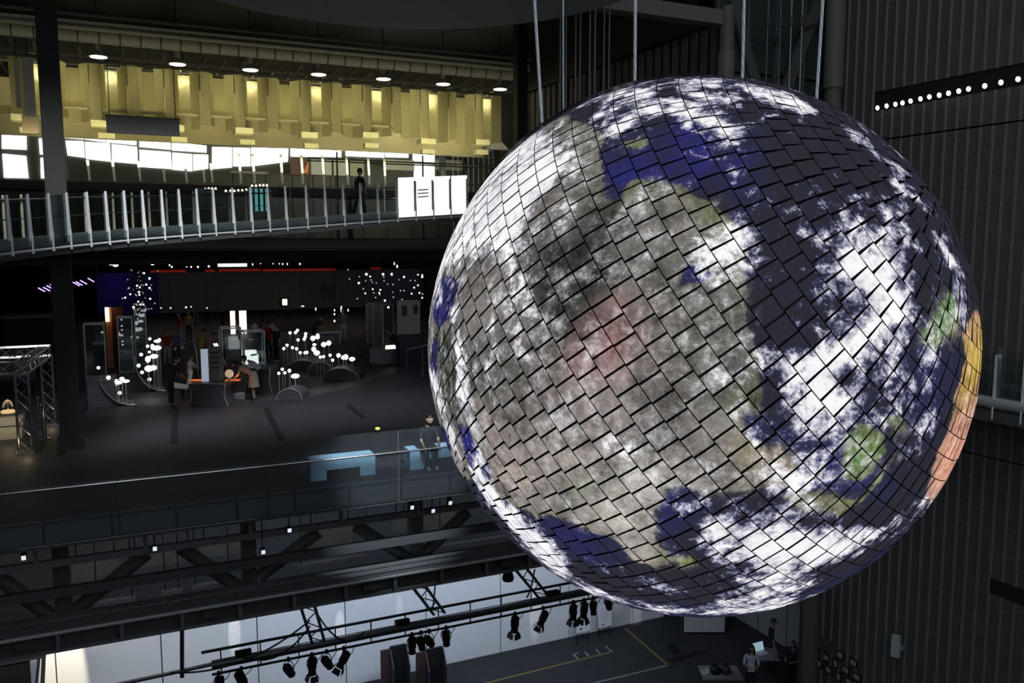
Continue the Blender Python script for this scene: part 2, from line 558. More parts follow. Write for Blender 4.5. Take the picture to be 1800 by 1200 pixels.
CLOUD = [  # (outline, density, softness)
    ([(720, 560), (800, 340), (930, 230), (990, 215), (1000, 260), (990, 330), (930, 400), (905, 450), (870, 440), (850, 480), (790, 470), (775, 540)], 1.0, 0.10),
    ([(880, 430), (1000, 300), (1060, 330), (1010, 400), (960, 430), (930, 480), (900, 500)], 0.6, 0.10),
    (stroke([(1050, 340), (1010, 390), (980, 440), (950, 500), (915, 540)], 38), 0.62, 0.08),
    (stroke([(930, 480), (905, 510), (930, 560)], 40), 0.62, 0.08),
    (stroke([(790, 480), (850, 560), (830, 640)], 60), 0.5, 0.12),
    (stroke([(775, 620), (800, 600), (820, 650), (800, 720)], 34), 0.75, 0.07),
    (stroke([(758, 640), (780, 720), (800, 790)], 18), 0.75, 0.06),
    (stroke([(800, 700), (850, 760), (860, 810)], 22), 0.45, 0.06),
    (stroke([(830, 800), (860, 860), (940, 950), (1000, 1000)], 40), 0.95, 0.08),
    (stroke([(850, 840), (900, 900), (990, 960)], 26), 0.5, 0.08),
    (stroke([(1040, 190), (1110, 170), (1180, 150)], 46), 0.72, 0.10),
    (stroke([(1060, 240), (1100, 280)], 20), 0.7, 0.06),
    (stroke([(1090, 270), (1160, 215), (1240, 180)], 26), 0.62, 0.08),
    (stroke([(1180, 150), (1300, 150), (1360, 165)], 22), 0.75, 0.06),
    (stroke([(1215, 175), (1300, 175)], 26), 0.9, 0.06),
    (stroke([(1170, 190), (1260, 215), (1300, 235)], 40), 0.95, 0.07),
    (stroke([(1240, 240), (1280, 290), (1300, 330)], 34), 0.62, 0.09),
    (stroke([(1330, 165), (1390, 180), (1420, 205)], 30), 0.85, 0.06),
    (stroke([(1330, 190), (1345, 205), (1372, 195)], 12), 0.8, 0.05),
    (stroke([(1350, 240), (1370, 215), (1400, 240)], 14), 0.55, 0.06),
    (stroke([(1400, 290), (1440, 310), (1430, 345)], 26), 0.55, 0.10),
    (stroke([(1480, 230), (1530, 260), (1560, 300)], 18), 0.72, 0.05),
    (stroke([(1540, 290), (1580, 320), (1600, 350)], 40), 0.68, 0.07),
    (stroke([(1600, 330), (1620, 370)], 26), 0.6, 0.06),
    (stroke([(1340, 330), (1420, 320), (1530, 320)], 40), 0.36, 0.10),
    (stroke([(1160, 340), (1190, 390), (1230, 420)], 56), 0.58, 0.12),
    (stroke([(1270, 330), (1330, 400)], 30), 0.42, 0.10),
    (stroke([(1180, 400), (1230, 500), (1290, 560)], 60), 0.42, 0.14),
    (stroke([(1220, 470), (1260, 530), (1340, 560)], 40), 0.5, 0.10),
    ([(1425, 410), (1500, 350), (1570, 345), (1600, 400), (1610, 460), (1590, 520), (1610, 580), (1570, 640), (1520, 680), (1500, 730), (1440, 790), (1370, 740),
      (1300, 700), (1275, 640), (1310, 590), (1390, 595), (1430, 560), (1440, 490)], 0.86, 0.12),
    ([(1320, 620), (1420, 590), (1500, 620), (1490, 700), (1440, 730), (1360, 700)], 0.98, 0.08),
    (stroke([(1600, 420), (1640, 470), (1650, 540), (1610, 640)], 50), 0.46, 0.12),
    (stroke([(1650, 420), (1680, 480), (1690, 560)], 22), 0.9, 0.05),
    (stroke([(1660, 560), (1690, 560), (1700, 580)], 12), 0.75, 0.05),
    (stroke([(1560, 640), (1600, 680), (1570, 740)], 50), 0.46, 0.12),
    (stroke([(1640, 660), (1630, 720), (1600, 780)], 26), 0.42, 0.08),
    (stroke([(1400, 800), (1440, 830), (1500, 850)], 60), 0.46, 0.12),
    (stroke([(1340, 760), (1420, 790), (1440, 840)], 44), 0.56, 0.10),
    (stroke([(1000, 700), (1060, 740), (1130, 760)], 30), 0.36, 0.12),
    (stroke([(1040, 800), (1100, 790), (1170, 760)], 26), 0.46, 0.10),
    (stroke([(1050, 870), (1110, 880)], 44), 0.6, 0.10),
    (stroke([(1170, 760), (1220, 790), (1280, 830)], 34), 0.42, 0.12),
    ([(1190, 960), (1230, 900), (1330, 870), (1440, 880), (1540, 900), (1560, 930), (1480, 990), (1380, 1050), (1260, 1075), (1230, 1030), (1290, 1000), (1250, 970)], 0.78, 0.12),
    ([(1250, 930), (1340, 900), (1420, 940), (1400, 1020), (1320, 1030), (1280, 980)], 0.94, 0.10),
    (stroke([(1020, 1030), (1120, 1060), (1250, 1072), (1400, 1055)], 16), 0.66, 0.06),
    (stroke([(1150, 1030), (1200, 1040)], 18), 0.62, 0.07),
    (stroke([(1500, 960), (1580, 920), (1640, 860)], 24), 0.3, 0.08),
    (stroke([(1400, 1060), (1480, 1030), (1560, 980)], 16), 0.42, 0.06),
    (stroke([(1620, 820), (1590, 870)], 14), 0.45, 0.06),
    ([(765, 470), (900, 430), (935, 560), (900, 690), (830, 700), (785, 620)], 0.46, 0.10),
    ([(1000, 690), (1180, 690), (1260, 800), (1150, 860), (1040, 850)], 0.34, 0.14),
    (stroke([(1300, 570), (1330, 640), (1335, 710)], 70), 0.74, 0.10),
    (stroke([(1300, 800), (1380, 830), (1460, 860)], 100), 0.6, 0.12),
    (stroke([(800, 440), (850, 480), (900, 560), (915, 640)], 56), 0.62, 0.10),
    (stroke([(860, 440), (930, 470), (950, 440)], 50), 0.72, 0.10),
    (stroke([(1050, 235), (1110, 215), (1180, 180)], 44), 0.78, 0.08),
    (stroke([(1080, 270), (1130, 262), (1200, 235)], 20), 0.6, 0.06),
    (stroke([(1150, 300), (1200, 270), (1250, 290)], 24), 0.5, 0.07),
    (stroke([(1170, 880), (1220, 890), (1260, 920)], 40), 0.55, 0.08),
    (stroke([(930, 650), (1000, 640)], 30), 0.3, 0.10),
    (stroke([(1255, 360), (1300, 450), (1330, 560), (1345, 660), (1335, 740)], 44), 0.56, 0.10),
    (stroke([(1150, 330), (1210, 345), (1260, 400)], 40), 0.6, 0.09),
    (stroke([(1080, 360), (1130, 400), (1140, 470)], 40), 0.36, 0.10),
    (stroke([(900, 560), (960, 620), (1000, 700)], 40), 0.34, 0.10),
    (stroke([(880, 700), (950, 740), (1000, 800)], 36), 0.38, 0.10),
    (stroke([(1180, 400), (1240, 450), (1260, 520)], 70), 0.62, 0.12),
    (stroke([(1190, 840), (1260, 820), (1360, 850), (1440, 900)], 60), 0.5, 0.12),
    (stroke([(1210, 880), (1300, 880), (1370, 920)], 40), 0.55, 0.10),
    (stroke([(1100, 720), (1180, 800), (1120, 850)], 60), 0.42, 0.14),
    (stroke([(1290, 480), (1330, 530), (1350, 600)], 40), 0.5, 0.10),
    (stroke([(1500, 860), (1560, 800), (1620, 730)], 16), 0.42, 0.07),
    (stroke([(1540, 900), (1600, 830), (1650, 760)], 14), 0.4, 0.06),
]


def paint(N):
    """for unit directions N: land colour, landness, cloud density, blueness of the sea"""
    P = flat_map(N)
    back = np.clip((np.hypot(P[:, 0], P[:, 1]) - 1.55) / 0.3, 0, 1)      # the far side, which nobody traced
    wob = 0.5 + 0.25 * np.sin(N[:, 0] * 5 + 1.3) + 0.25 * np.sin(N[:, 1] * 6 + N[:, 2] * 4)
    col = np.tile(np.array(srgb(120, 116, 96)), (len(N), 1))
    land = np.zeros(len(N))
    for k, (pts, c) in enumerate(LAND):
        w = poly_soft(P, pts, 0.07)
        col = col * (1 - w[:, None]) + (0.4 * np.array(srgb(*c)) + 0.62 * np.mean(srgb(*c)) * np.array((1.0, 0.975, 0.985)) if k < 16 else np.array(srgb(*c))) * w[:, None]
        land = np.maximum(land, poly_soft(P, pts, 0.03))
    for pts, _ in WATER:
        land = np.minimum(land, 1 - poly_soft(P, pts, 0.014))
    blue = np.full(len(N), 0.03)
    for pts, s in OCEAN_BLUE:
        blue = np.maximum(blue, s * poly_soft(P, pts, 0.08))
    for pts, s in WATER:
        blue = np.maximum(blue, s * poly_soft(P, pts, 0.03))
    cl = np.full(len(N), 0.12)
    for pts, s, soft in CLOUD:
        cl = np.maximum(cl, s * poly_soft(P, pts, soft))
    land = land * (1 - back) + back * np.clip((wob - 0.45) * 4, 0, 1)
    cl = cl * (1 - back) + back * np.clip(0.3 + 0.5 * (1 - wob), 0, 1)
    return col, land, cl, blue


def earth_material():
    m = bpy.data.materials.new('led_earth_picture')
    m.use_nodes = True
    nt = m.node_tree
    L = nt.links.new
    nt.nodes.clear()

    def node(t, **kw):
        n = nt.nodes.new(t)
        for k, v in kw.items():
            setattr(n, k, v)
        return n

    def math_(op, a, b=None, c=None, clamp=False):
        n = node('ShaderNodeMath', operation=op, use_clamp=clamp)
        for i, x in enumerate((a, b, c)):
            if x is None:
                continue
            if isinstance(x, (int, float)):
                n.inputs[i].default_value = x
            else:
                L(x, n.inputs[i])
        return n.outputs[0]

    def mixc(f, a, b):
        n = node('ShaderNodeMix', data_type='RGBA')
        for i, x in ((0, f), (6, a), (7, b)):
            if isinstance(x, tuple):
                n.inputs[i].default_value = (*x, 1)
            elif isinstance(x, (int, float)):
                n.inputs[i].default_value = x
            else:
                L(x, n.inputs[i])
        return n.outputs[2]

    def step(x, a, b):
        n = node('ShaderNodeMapRange', interpolation_type='SMOOTHSTEP')
        L(x, n.inputs[0])
        n.inputs[1].default_value = a
        n.inputs[2].default_value = b
        return n.outputs[0]

    at = node('ShaderNodeAttribute', attribute_name='earth_land')
    ar = node('ShaderNodeAttribute', attribute_name='earth_air')
    pos = node('ShaderNodeAttribute', attribute_name='globe_place')
    sep = node('ShaderNodeSeparateColor')
    L(ar.outputs['Color'], sep.inputs[0])
    land_a, cloud_a, blue_a = sep.outputs[0], sep.outputs[1], sep.outputs[2]

    def noise(scale, detail, rough, dist=0.0, vec=None):
        n = node('ShaderNodeTexNoise')
        n.inputs['Scale'].default_value = scale
        n.inputs['Detail'].default_value = detail
        n.inputs['Roughness'].default_value = rough
        n.inputs['Distortion'].default_value = dist
        L(vec or pos.outputs['Vector'], n.inputs['Vector'])
        return n.outputs['Fac']

    # streaky clouds: stretch the noise space along one direction
    mp = node('ShaderNodeMapping')
    mp.inputs['Rotation'].default_value = (0.4, 0.9, 0.6)
    mp.inputs['Scale'].default_value = (1.0, 2.6, 1.4)
    L(pos.outputs['Vector'], mp.inputs[0])
    n1 = noise(2.6, 9, 0.66, 0.6, mp.outputs[0])
    n2 = noise(7.0, 8, 0.72, 0.2)
    n3 = noise(3.0, 8, 0.65)
    n4 = noise(20.0, 6, 0.8, 0.3)
    nn = math_('ADD', math_('ADD', math_('MULTIPLY', n1, 0.36), math_('MULTIPLY', n2, 0.34)), math_('MULTIPLY', n4, 0.3))
    dens = math_('ADD', cloud_a, math_('MULTIPLY', math_('SUBTRACT', nn, 0.5), 5.6))
    cloud = step(dens, 0.40, 0.92)
    wisp = math_('MULTIPLY', step(math_('ADD', math_('MULTIPLY', n1, 0.5), math_('MULTIPLY', n4, 0.5)), 0.47, 0.68), math_('MULTIPLY', land_a, 0.68))
    cloud = math_('MAXIMUM', cloud, wisp)
    landm = step(math_('ADD', land_a, math_('MULTIPLY', math_('SUBTRACT', n2, 0.5), 2.4)), 0.36, 0.64)
    vary = math_('MULTIPLY_ADD', math_('SUBTRACT', math_('ADD', math_('MULTIPLY', n2, 0.5), math_('MULTIPLY', n4, 0.5)), 0.5), 4.5, 0.8)
    vary = math_('MAXIMUM', vary, 0.25)
    hsv = node('ShaderNodeVectorMath', operation='SCALE')
    L(at.outputs['Color'], hsv.inputs[0])
    L(vary, hsv.inputs['Scale'])
    sea = mixc(math_('MULTIPLY', blue_a, math_('MULTIPLY_ADD', n2, 3.2, -0.9), None, True), srgb(42, 42, 49), srgb(40, 43, 128))
    base = mixc(landm, sea, hsv.outputs[0])
    haze = math_('MULTIPLY', step(dens, 0.3, 0.75), math_('SUBTRACT', 0.66, math_('MULTIPLY', landm, 0.5)))
    base = mixc(haze, base, srgb(66, 67, 140))
    shade = mixc(step(math_('ADD', math_('MULTIPLY', n2, 0.6), math_('MULTIPLY', n4, 0.4)), 0.36, 0.6), (0.52, 0.52, 0.56), (1.0, 0.985, 1.0))
    tint = mixc(math_('MULTIPLY', cloud, 0.95, None, True), base, shade)
    # the picture elements of each panel: rows of dots
    uv = node('ShaderNodeUVMap', uv_map='panel')
    su = node('ShaderNodeSeparateXYZ')
    L(uv.outputs[0], su.inputs[0])
    PX = 17.0
    a = math_('SINE', math_('MULTIPLY', su.outputs[0], 2 * math.pi * PX))
    b = math_('SINE', math_('MULTIPLY', su.outputs[1], 2 * math.pi * PX))
    dots = math_('MULTIPLY_ADD', math_('ADD', math_('MULTIPLY', a, 0.3), math_('MULTIPLY', b, 0.7)), 0.34, 0.84)
    em = node('ShaderNodeEmission')
    L(tint, em.inputs[0])
    L(math_('MULTIPLY', dots, 1.32), em.inputs[1])
    out = node('ShaderNodeOutputMaterial')
    L(em.outputs[0], out.inputs[0])
    return m


def build_globe():
    rings, pw, gap_r = 43, 0.2085, 0.0095
    dth = math.pi / rings
    ref = _view
    X1 = (ref - AX * ref.dot(AX)).normalized()
    Y1 = AX.cross(X1)
    rr = random.Random(3)
    pans = []      # (centre direction, along, across, half sizes)
    for i in range(rings):
        th = (i + 0.5) * dth
        # the ring's panels are straight-sided: count by the narrower edge circle
        rad = GR * math.sin(th)
        n = max(3, int(2 * math.pi * rad / 0.1885))
        pl = 0.169 if n > 6 else 0.15
        step = 2 * math.pi / n
        off = rr.random() * step
        for k in range(n):
            ph = off + k * step
            nrm = AX * math.cos(th) + (X1 * math.cos(ph) + Y1 * math.sin(ph)) * math.sin(th)
            t = -X1 * math.sin(ph) + Y1 * math.cos(ph)
            s = nrm.cross(t)
            pans.append((nrm, t, s, pl / 2, (GR * dth - gap_r) / 2))
    cap_dir = (-_view * 0.62 + _e2 * 0.95 - _e1 * 0.42).normalized()
    pans = [p for p in pans if p[0].dot(cap_dir) < math.cos(math.radians(46))]
    NV, NF = 5, 4
    # vertices of all panels at once
    G, E = [], []
    for nrm, t, s, hl, hw in pans:
        c = GC + nrm * GR
        tl = RND.uniform(-0.006, 0.006)
        for a in range(NV):
            for b in range(NV):
                u, v = a / NF, b / NF
                p = c + t * ((u - .5) * 2 * hl) + s * ((v - .5) * 2 * hw) + nrm * ((u - .5) * tl)
                G.append(p)
    G = np.array(G)
    N = (G - np.array(GC)) / np.linalg.norm(G - np.array(GC), axis=1)[:, None]
    col, land, cl, blue = paint(N)
    mat_e = earth_material()
    root = thing('globe_display', GC - Vector((0, 0, GR)), 'giant hanging globe of square light panels showing cloudy Earth', 'globe')
    org = ORG[root.name]

    def mk(idx, name):
        nv = NV * NV
        verts, faces, mi, cc, aa, pp, uvs = [], [], [], [], [], [], []
        for q in idx:
            o = len(verts)
            nrm = pans[q][0]
            for k in range(nv):
                g = Vector(G[q * nv + k])
                verts.append(g - org)
                cc.append((*col[q * nv + k], 1.0))
                aa.append((land[q * nv + k], cl[q * nv + k], blue[q * nv + k], 1.0))
                pp.append(tuple((g - GC) / GR))
            for k in (0, (NV - 1) * NV, NV * NV - 1, NV - 1):           # back corners
                g = Vector(G[q * nv + k]) - nrm * 0.05
                verts.append(g - org)
                cc.append((0, 0, 0, 1)); aa.append((0, 0, 0, 1)); pp.append((0, 0, 0))
            for a in range(NF):
                for b in range(NF):
                    faces.append((o + a * NV + b, o + (a + 1) * NV + b, o + (a + 1) * NV + b + 1, o + a * NV + b + 1))
                    mi.append(0)
                    uvs += [(a / NF, b / NF), ((a + 1) / NF, b / NF), ((a + 1) / NF, (b + 1) / NF), (a / NF, (b + 1) / NF)]
            B = o + nv
            e0 = [o + a * NV for a in range(NV)]                        # v=0 edge, u rising
            e1 = [o + (NV - 1) * NV + b for b in range(NV)]
            e2 = [o + a * NV + NV - 1 for a in range(NV - 1, -1, -1)]
            e3 = [o + b for b in range(NV - 1, -1, -1)]
            for e, (p, r) in ((e0, (B, B + 1)), (e1, (B + 1, B + 2)), (e2, (B + 2, B + 3)), (e3, (B + 3, B))):
                f = tuple(e[::-1]) + (p, r)
                faces.append(f)
                mi.append(1)
                uvs += [(0, 0)] * len(f)
        me = bpy.data.meshes.new(name)
        me.from_pydata(verts, [], faces)
        me.materials.append(mat_e)
        me.materials.append(M_BLACK)
        me.polygons.foreach_set('material_index', mi)
        for nm, data in (('earth_land', cc), ('earth_air', aa)):
            at = me.attributes.new(nm, 'FLOAT_COLOR', 'POINT')
            at.data.foreach_set('color', np.array(data, dtype=np.float32).ravel())
        at = me.attributes.new('globe_place', 'FLOAT_VECTOR', 'POINT')
        at.data.foreach_set('vector', np.array(pp, dtype=np.float32).ravel())
        uv = me.uv_layers.new(name='panel')
        uv.data.foreach_set('uv', np.array(uvs, dtype=np.float32).ravel())
        me.update()
        return me

    score = []
    for q, (nrm, *_r) in enumerate(pans):
        to = CAMP - (GC + nrm * GR)
        score.append((-(nrm.dot(to.normalized())) / to.length_squared, q))
    score.sort()
    near = [q for s, q in score[:300]]
    rest = [q for s, q in score[300:]]
    for q in near:
        o = bpy.data.objects.new('light_panel', mk([q], 'light_panel'))
        COL.objects.link(o)
        o.parent = root
    o = bpy.data.objects.new('outer_light_panels', mk(rest, 'outer_light_panels'))
    COL.objects.link(o)
    o.parent = root
    o['kind'] = 'stuff'
    # the dark body behind the panels and the smooth cap around the hangers
    b = MB()
    b.ball(GC, GR - 0.045, 64)
    b.part('inner_shell', M_BLACK, root, True)
    c = MB()
    prof = []
    for k in range(13):
        a = math.radians(49.0) * (1 - k / 12)
        prof.append((3.04 * math.sin(a) + 1e-4, 3.04 * math.cos(a)))
    c.lathe(GC, prof, 48, 0, cap_dir)
    c.part('hanger_cap', mat('cap_paint', (0.05, 0.052, 0.058), 0.45), root, True, 'smooth dark cap around the hangers')
    return root


GLOBE = build_globe()


def stranded(name, p0, p1, r, label, group='steel cables holding the globe', lobes=6, pitch=0.16, seg=0.03):
    p0, p1 = Vector(p0), Vector(p1)
    d = p1 - p0
    Ln = d.length
    d.normalize()
    s = d.cross(Vector((0, 1, 0))).normalized()
    u = s.cross(d)
    n = int(Ln / seg)
    na = lobes * 3
    vs, fs = [], []
    for i in range(n + 1):
        c = p0 + d * (Ln * i / n)
        tw = 2 * math.pi * (Ln * i / n) / pitch / lobes
        for k in range(na):
            a = 2 * math.pi * k / na
            q = r * (0.84 + 0.16 * math.cos(lobes * a))
            vs.append(c + s * (q * math.cos(a + tw)) + u * (q * math.sin(a + tw)))
    for i in range(n):
        for k in range(na):
            fs.append((i * na + k, i * na + (k + 1) % na, (i + 1) * na + (k + 1) % na, (i + 1) * na + k))
    return MB().add(vs, fs).top(name, mat('galvanised_wire', (0.82, 0.92, 0.98), 0.35, 0.25, scale=80), label, 'cable', group, True)


def on_globe_top(x, y, f):
    return pF(x, y, f)


for (x0, y0, x1, y1, f, r, lab) in (
        (937, -40, 954, 236, 9.4, 0.018, 'thick steel cable meeting the globe at its dark cap'),
        (990, -40, 990, 205, 9.9, 0.009, 'thin bright steel cable second along the globe top'),
        (1117, -40, 1116, 150, 9.4, 0.018, 'upright steel cable above the white streaks of the globe'),
        (1309, -40, 1305, 140, 9.4, 0.018, 'steel cable at the crown of the globe beside the round column'),
        (1449, -40, 1435, 178, 9.6, 0.018, 'rightmost steel cable, leaning in towards the globe')):
    a, b = pF(x0, y0, f), pF(x1, y1, f)
    a = b + (a - b) * ((20.8 - b.z) / (a.z - b.z))
    stranded('suspension_cable', a, b, r, lab)

# ------------------------------------------------------------------ the hall: floors, ceilings, walls
ZG, YG, YW, XR = 8.3, 16.2, 23.8, 17.0


def structure(name, loc=(0, 0, 0), label=None):
    return thing(name, loc, label, None, None, 'structure')


def strip(mb, pts, w, z, mi=0):
    """flat tape on a floor along points"""
    for a, b in zip(pts, pts[1:]):
        a, b = Vector((a[0], a[1], z)), Vector((b[0], b[1], z))
        mb.bar(a, b, w, 0.006, mi)


# ground floor with its tape marks
fl = structure('floor', (5, 14, 0), 'dark grey ground hall floor with tape marks')
MB().bb((-16, -6, -0.3), (XR + 6, 34, 0)).part('slab', mat('ground_floor', (0.024, 0.025, 0.028), 0.75, bump=0.15, scale=0.8, var=0.25), fl)
M_YTAPE = mat('yellow_tape', (0.2, 0.17, 0.04), 0.6)
M_GTAPE = mat('grey_tape', (0.2, 0.205, 0.21), 0.6)


def g(x, y):
    p = pZ(840 + x / 3.75, 960 + y / 3.75, 0)
    return (p.x, p.y)


for pts, m in (([(0, 915), (100, 890), (885, 695)], M_YTAPE), ([(970, 540), (1250, 780)], M_YTAPE), ([(720, 912), (1250, 785)], M_GTAPE),
               ([(630, 712), (672, 757)], M_GTAPE), ([(705, 695), (742, 737)], M_GTAPE), ([(778, 678), (815, 720)], M_GTAPE), ([(842, 658), (885, 697)], M_GTAPE),
               ([(630, 712), (660, 704)], M_GTAPE)):
    b = MB()
    strip(b, [g(*p) for p in pts], 0.07, 0.004)
    b.part('tape_mark', m, fl)
for quad in (((1235, 650), (1290, 640), (1340, 690), (1300, 720)), ((1250, 740), (1470, 680), (1510, 700), (1280, 770))):
    q = [Vector((*g(*p), 0.002)) for p in quad]
    MB().prism(q, (0, 0, 0.006)).part('floor_mat', M_BLACK, fl)

# gallery floor (third storey), fascia, inlay, joints
ga = structure('floor_gallery', (5, 40, ZG), 'dark grey exhibition gallery floor with pale curving inlay')
MB().bb((-34, YG + 0.05, ZG - 0.4), (13.2, 74, ZG)).bb((13.2, 17.5, ZG - 0.4), (18.4, 74, ZG)).part('slab', mat('gallery_floor', (0.03, 0.032, 0.038), 0.6, bump=0.1, scale=0.6, var=0.3), ga)
fb = MB().bb((0, 0, 0), (1.02, 0.05, 0.46))
fm = fb.mesh('fascia_panel', mat('fascia_paint', (0.15, 0.158, 0.17), 0.35), Vector((0.51, 0.025, 0)))
for k in range(17):
    share(fm, 'fascia_panel', ga, (-5.0 + k * 1.06, YG + 0.02, 7.85))
M_INLAY = mat('pale_inlay', (0.07, 0.07, 0.068), 0.5)
cl = [(230, 712), (300, 712), (420, 708), (500, 702), (560, 694), (610, 682), (650, 668), (690, 656), (700, 645), (670, 636), (640, 632)]
wd = [10, 16, 18, 16, 13, 12, 11, 10, 9, 8, 8]
up, dn = [], []
for (x, y), w in zip(cl, wd):
    a, b_ = pZ(x, y - w, ZG), pZ(x, y, ZG)
    up.append(Vector((a.x, a.y, ZG + 0.004)))
    dn.append(Vector((b_.x, b_.y, ZG + 0.004)))
b = MB()
for i in range(len(cl) - 1):
    b.add([up[i], up[i + 1], dn[i + 1], dn[i]], [(0, 1, 2, 3)])
b.part('inlay_path', M_INLAY, ga)
for pts in ([(468, 718), (496, 775)], [(612, 712), (640, 735)], [(150, 715), (105, 800)], [(308, 712), (306, 780)]):
    b = MB()
    a, c = pZ(*pts[0], ZG), pZ(*pts[1], ZG)
    b.bar((a.x, a.y, ZG + 0.003), (c.x, c.y, ZG + 0.003), 0.16, 0.005)
    b.part('floor_joint', M_BLACK, ga)

# far walls and ceilings of the gallery
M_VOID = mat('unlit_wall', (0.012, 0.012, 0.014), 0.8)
MB().bb((-34, 73.6, ZG), (18.4, 74, 20)).top('wall_back', M_VOID, kind='structure')
MB().bb((-34.4, YG, 0), (-34, 74, 20)).top('wall_left', M_VOID, kind='structure')
MB().bb((-34, 26.2, 12.45), (18.4, 73.6, 12.8)).top('ceiling_gallery', M_VOID, kind='structure')
MB().bb((-34, 17.6, 20.4), (18.4, 73.6, 20.8)).top('ceiling_upper', M_BLACK, kind='structure')
MB().bb((-34.4, -6, 28.0), (XR + 6, 74, 28.4)).top('ceiling', mat('roof_paint', (0.2, 0.2, 0.2), 0.7), kind='structure')
MB().bb((-34, 17.4, 20.4), (18.4, 17.6, 28.0)).top('wall_bulkhead', M_VOID, kind='structure')

# the round soffit over the atrium
b = MB()
b.lathe((4.4, 13.55, 17.5), [(4.42, 0), (4.42, 0.28), (4.2, 0.6), (4.2, 10.5)], 72)
b.top('trim_1', mat('soffit_paint', (0.5, 0.5, 0.49), 0.7, var=0.05), kind='structure', smooth=True)

# ------------------------------------------------------------------ right wall: upright ribbed metal panels
wr = structure('wall_right', (XR, 12, 0), 'tall wall of upright ribbed dark metal panels')
MB().bb((XR + 0.06, 2, 0), (XR + 0.3, 17.4, 28)).part('backing', M_BLACK, wr)


def rib_mat():
    m = mat('ribbed_metal', (0.15, 0.148, 0.14), 0.45, 0.1, var=0.15, scale=1.5)
    nt = m.node_tree
    b = nt.nodes['Principled BSDF']
    tc = nt.nodes.new('ShaderNodeTexCoord')
    w = nt.nodes.new('ShaderNodeTexWave')
    w.bands_direction = 'Z'
    w.inputs['Scale'].default_value = 9.0
    nt.links.new(tc.outputs['Object'], w.inputs['Vector'])
    bp = nt.nodes.new('ShaderNodeBump')
    bp.inputs['Strength'].default_value = 0.7
    bp.inputs['Distance'].default_value = 0.02
    nt.links.new(w.outputs['Fac'], bp.inputs['Height'])
    nt.links.new(bp.outputs['Normal'], b.inputs['Normal'])
    return m


M_RIB = rib_mat()
M_LIP = mat('panel_lip', (0.34, 0.34, 0.33), 0.4, 0.2)
RIBM = {}


def rib_panel(y, z0, z1):
    h = round(z1 - z0, 2)
    if h not in RIBM:
        q = MB()
        q.bb((0, 0.011, 0), (0.05, 0.259, h))
        q.bb((-0.03, 0.0, 0), (0.05, 0.011, h), 1)          # standing lips along both edges
        q.bb((-0.03, 0.259, 0), (0.05, 0.27, h), 1)
        RIBM[h] = q.mesh('wall_panel', [M_RIB, M_LIP], Vector((0, 0, 0)))
    share(RIBM[h], 'wall_panel', wr, (XR, y, z0))


PITCH_P = 0.292
y = 8.9
while y < 17.1:
    segs = [(0.02, 8.41), (8.45, 15.5)]
    if y < 11.75:
        segs = [(0.02, 5.45), (5.8, 8.41), (8.45, 15.5)]
    segs += [(15.54, 16.23), (16.68, 22.0)] if y < 15.4 else [(15.54, 22.0)]
    for s in segs:
        rib_panel(y, *s)
    y += PITCH_P
sl = MB()
sl.bb((XR + 0.02, 8.6, 16.2), (XR + 0.06, 15.55, 16.7))
sl.bb((XR + 0.02, 8.6, 5.42), (XR + 0.06, 11.9, 5.83))
sl.part('slot_lining', mat('slot_black', (0.02, 0.016, 0.014), 0.7), wr)
for k, (x, yy) in enumerate(((840, 708), (900, 695), (958, 684), (1005, 675), (1058, 663), (1123, 648), (1182, 635), (1247, 624), (1308, 611), (1376, 597), (1440, 583), (1547, 563), (1654, 540), (1767, 518))):
    p = pX(1320 + x / 3.75, yy / 3.75, XR - 0.01)
    words = ('first', 'second', 'third', 'fourth', 'fifth', 'sixth', 'seventh', 'eighth', 'ninth', 'tenth', 'eleventh', 'twelfth', 'thirteenth', 'fourteenth')
    t = thing('downlight', p, 'round lamp in the black wall slot, %s from the inner end' % words[k], 'lamp', 'lamps in the wall slot')
    hs = MB().lathe(p + Vector((0.03, 0, 0)), [(0.075, 0), (0.075, 0.05), (0.06, 0.06)], 16, 0, (-1, 0, -0.25)).part('housing', M_CHAR, t)
    MB().lathe(p + Vector((-0.022, 0, -0.012)), [(0.058, 0), (0.05, 0.012)], 16, 0, (-1, 0, -0.25)).part('lens', glow('slot_lamp', (1.0, 0.82, 0.62), 9.0), hs)

# pale panels of the wall beyond the corner, at ground level
XC = XR + 2.2
wc = structure('wall_corner', (XC, 20, 0))
for k in range(5):
    MB().bb((XC + 0.02, 17.5 + k * 1.35, 0.02), (XC + 0.1, 18.8 + k * 1.35, 5.6)).part('wall_panel', mat('pale_panel', (0.24, 0.25, 0.26), 0.6), wc)
MB().bb((XC - 0.12, 18.72, 0), (XC + 0.04, 18.95, 5.6)).part('post', M_CHAR, wc)
# white wall at the back of the ground hall, panel by panel
ww = structure('wall_white', (5, YW, 0), 'white panelled wall behind the ground hall')
MB().bb((-14, YW + 0.06, 0), (XC + 0.2, YW + 0.2, 7.85)).part('backing', M_BLACK, ww)
M_WALLW = mat('white_wall_board', (0.74, 0.75, 0.77), 0.55, var=0.05, bump=0.05)
pm = MB().bb((0, 0, 0), (2.47, 0.05, 3.1)).mesh('wall_panel', M_WALLW, Vector((0, 0, 0)))
x0 = pY(282, 1110, YW).x
for k in range(-6, 8):
    if x0 + k * 2.5 + 2.47 < XR:
        share(pm, 'wall_panel', ww, (x0 + k * 2.5 + 0.015, YW, 0.01))
MB().bb((x0 + 6 * 2.5 + 0.015 - 0.0, YW, 0.01), (XR - 0.02, YW + 0.05, 3.1)).part('wall_panel', M_WALLW, ww) if x0 + 6 * 2.5 + 2.47 >= XR else None

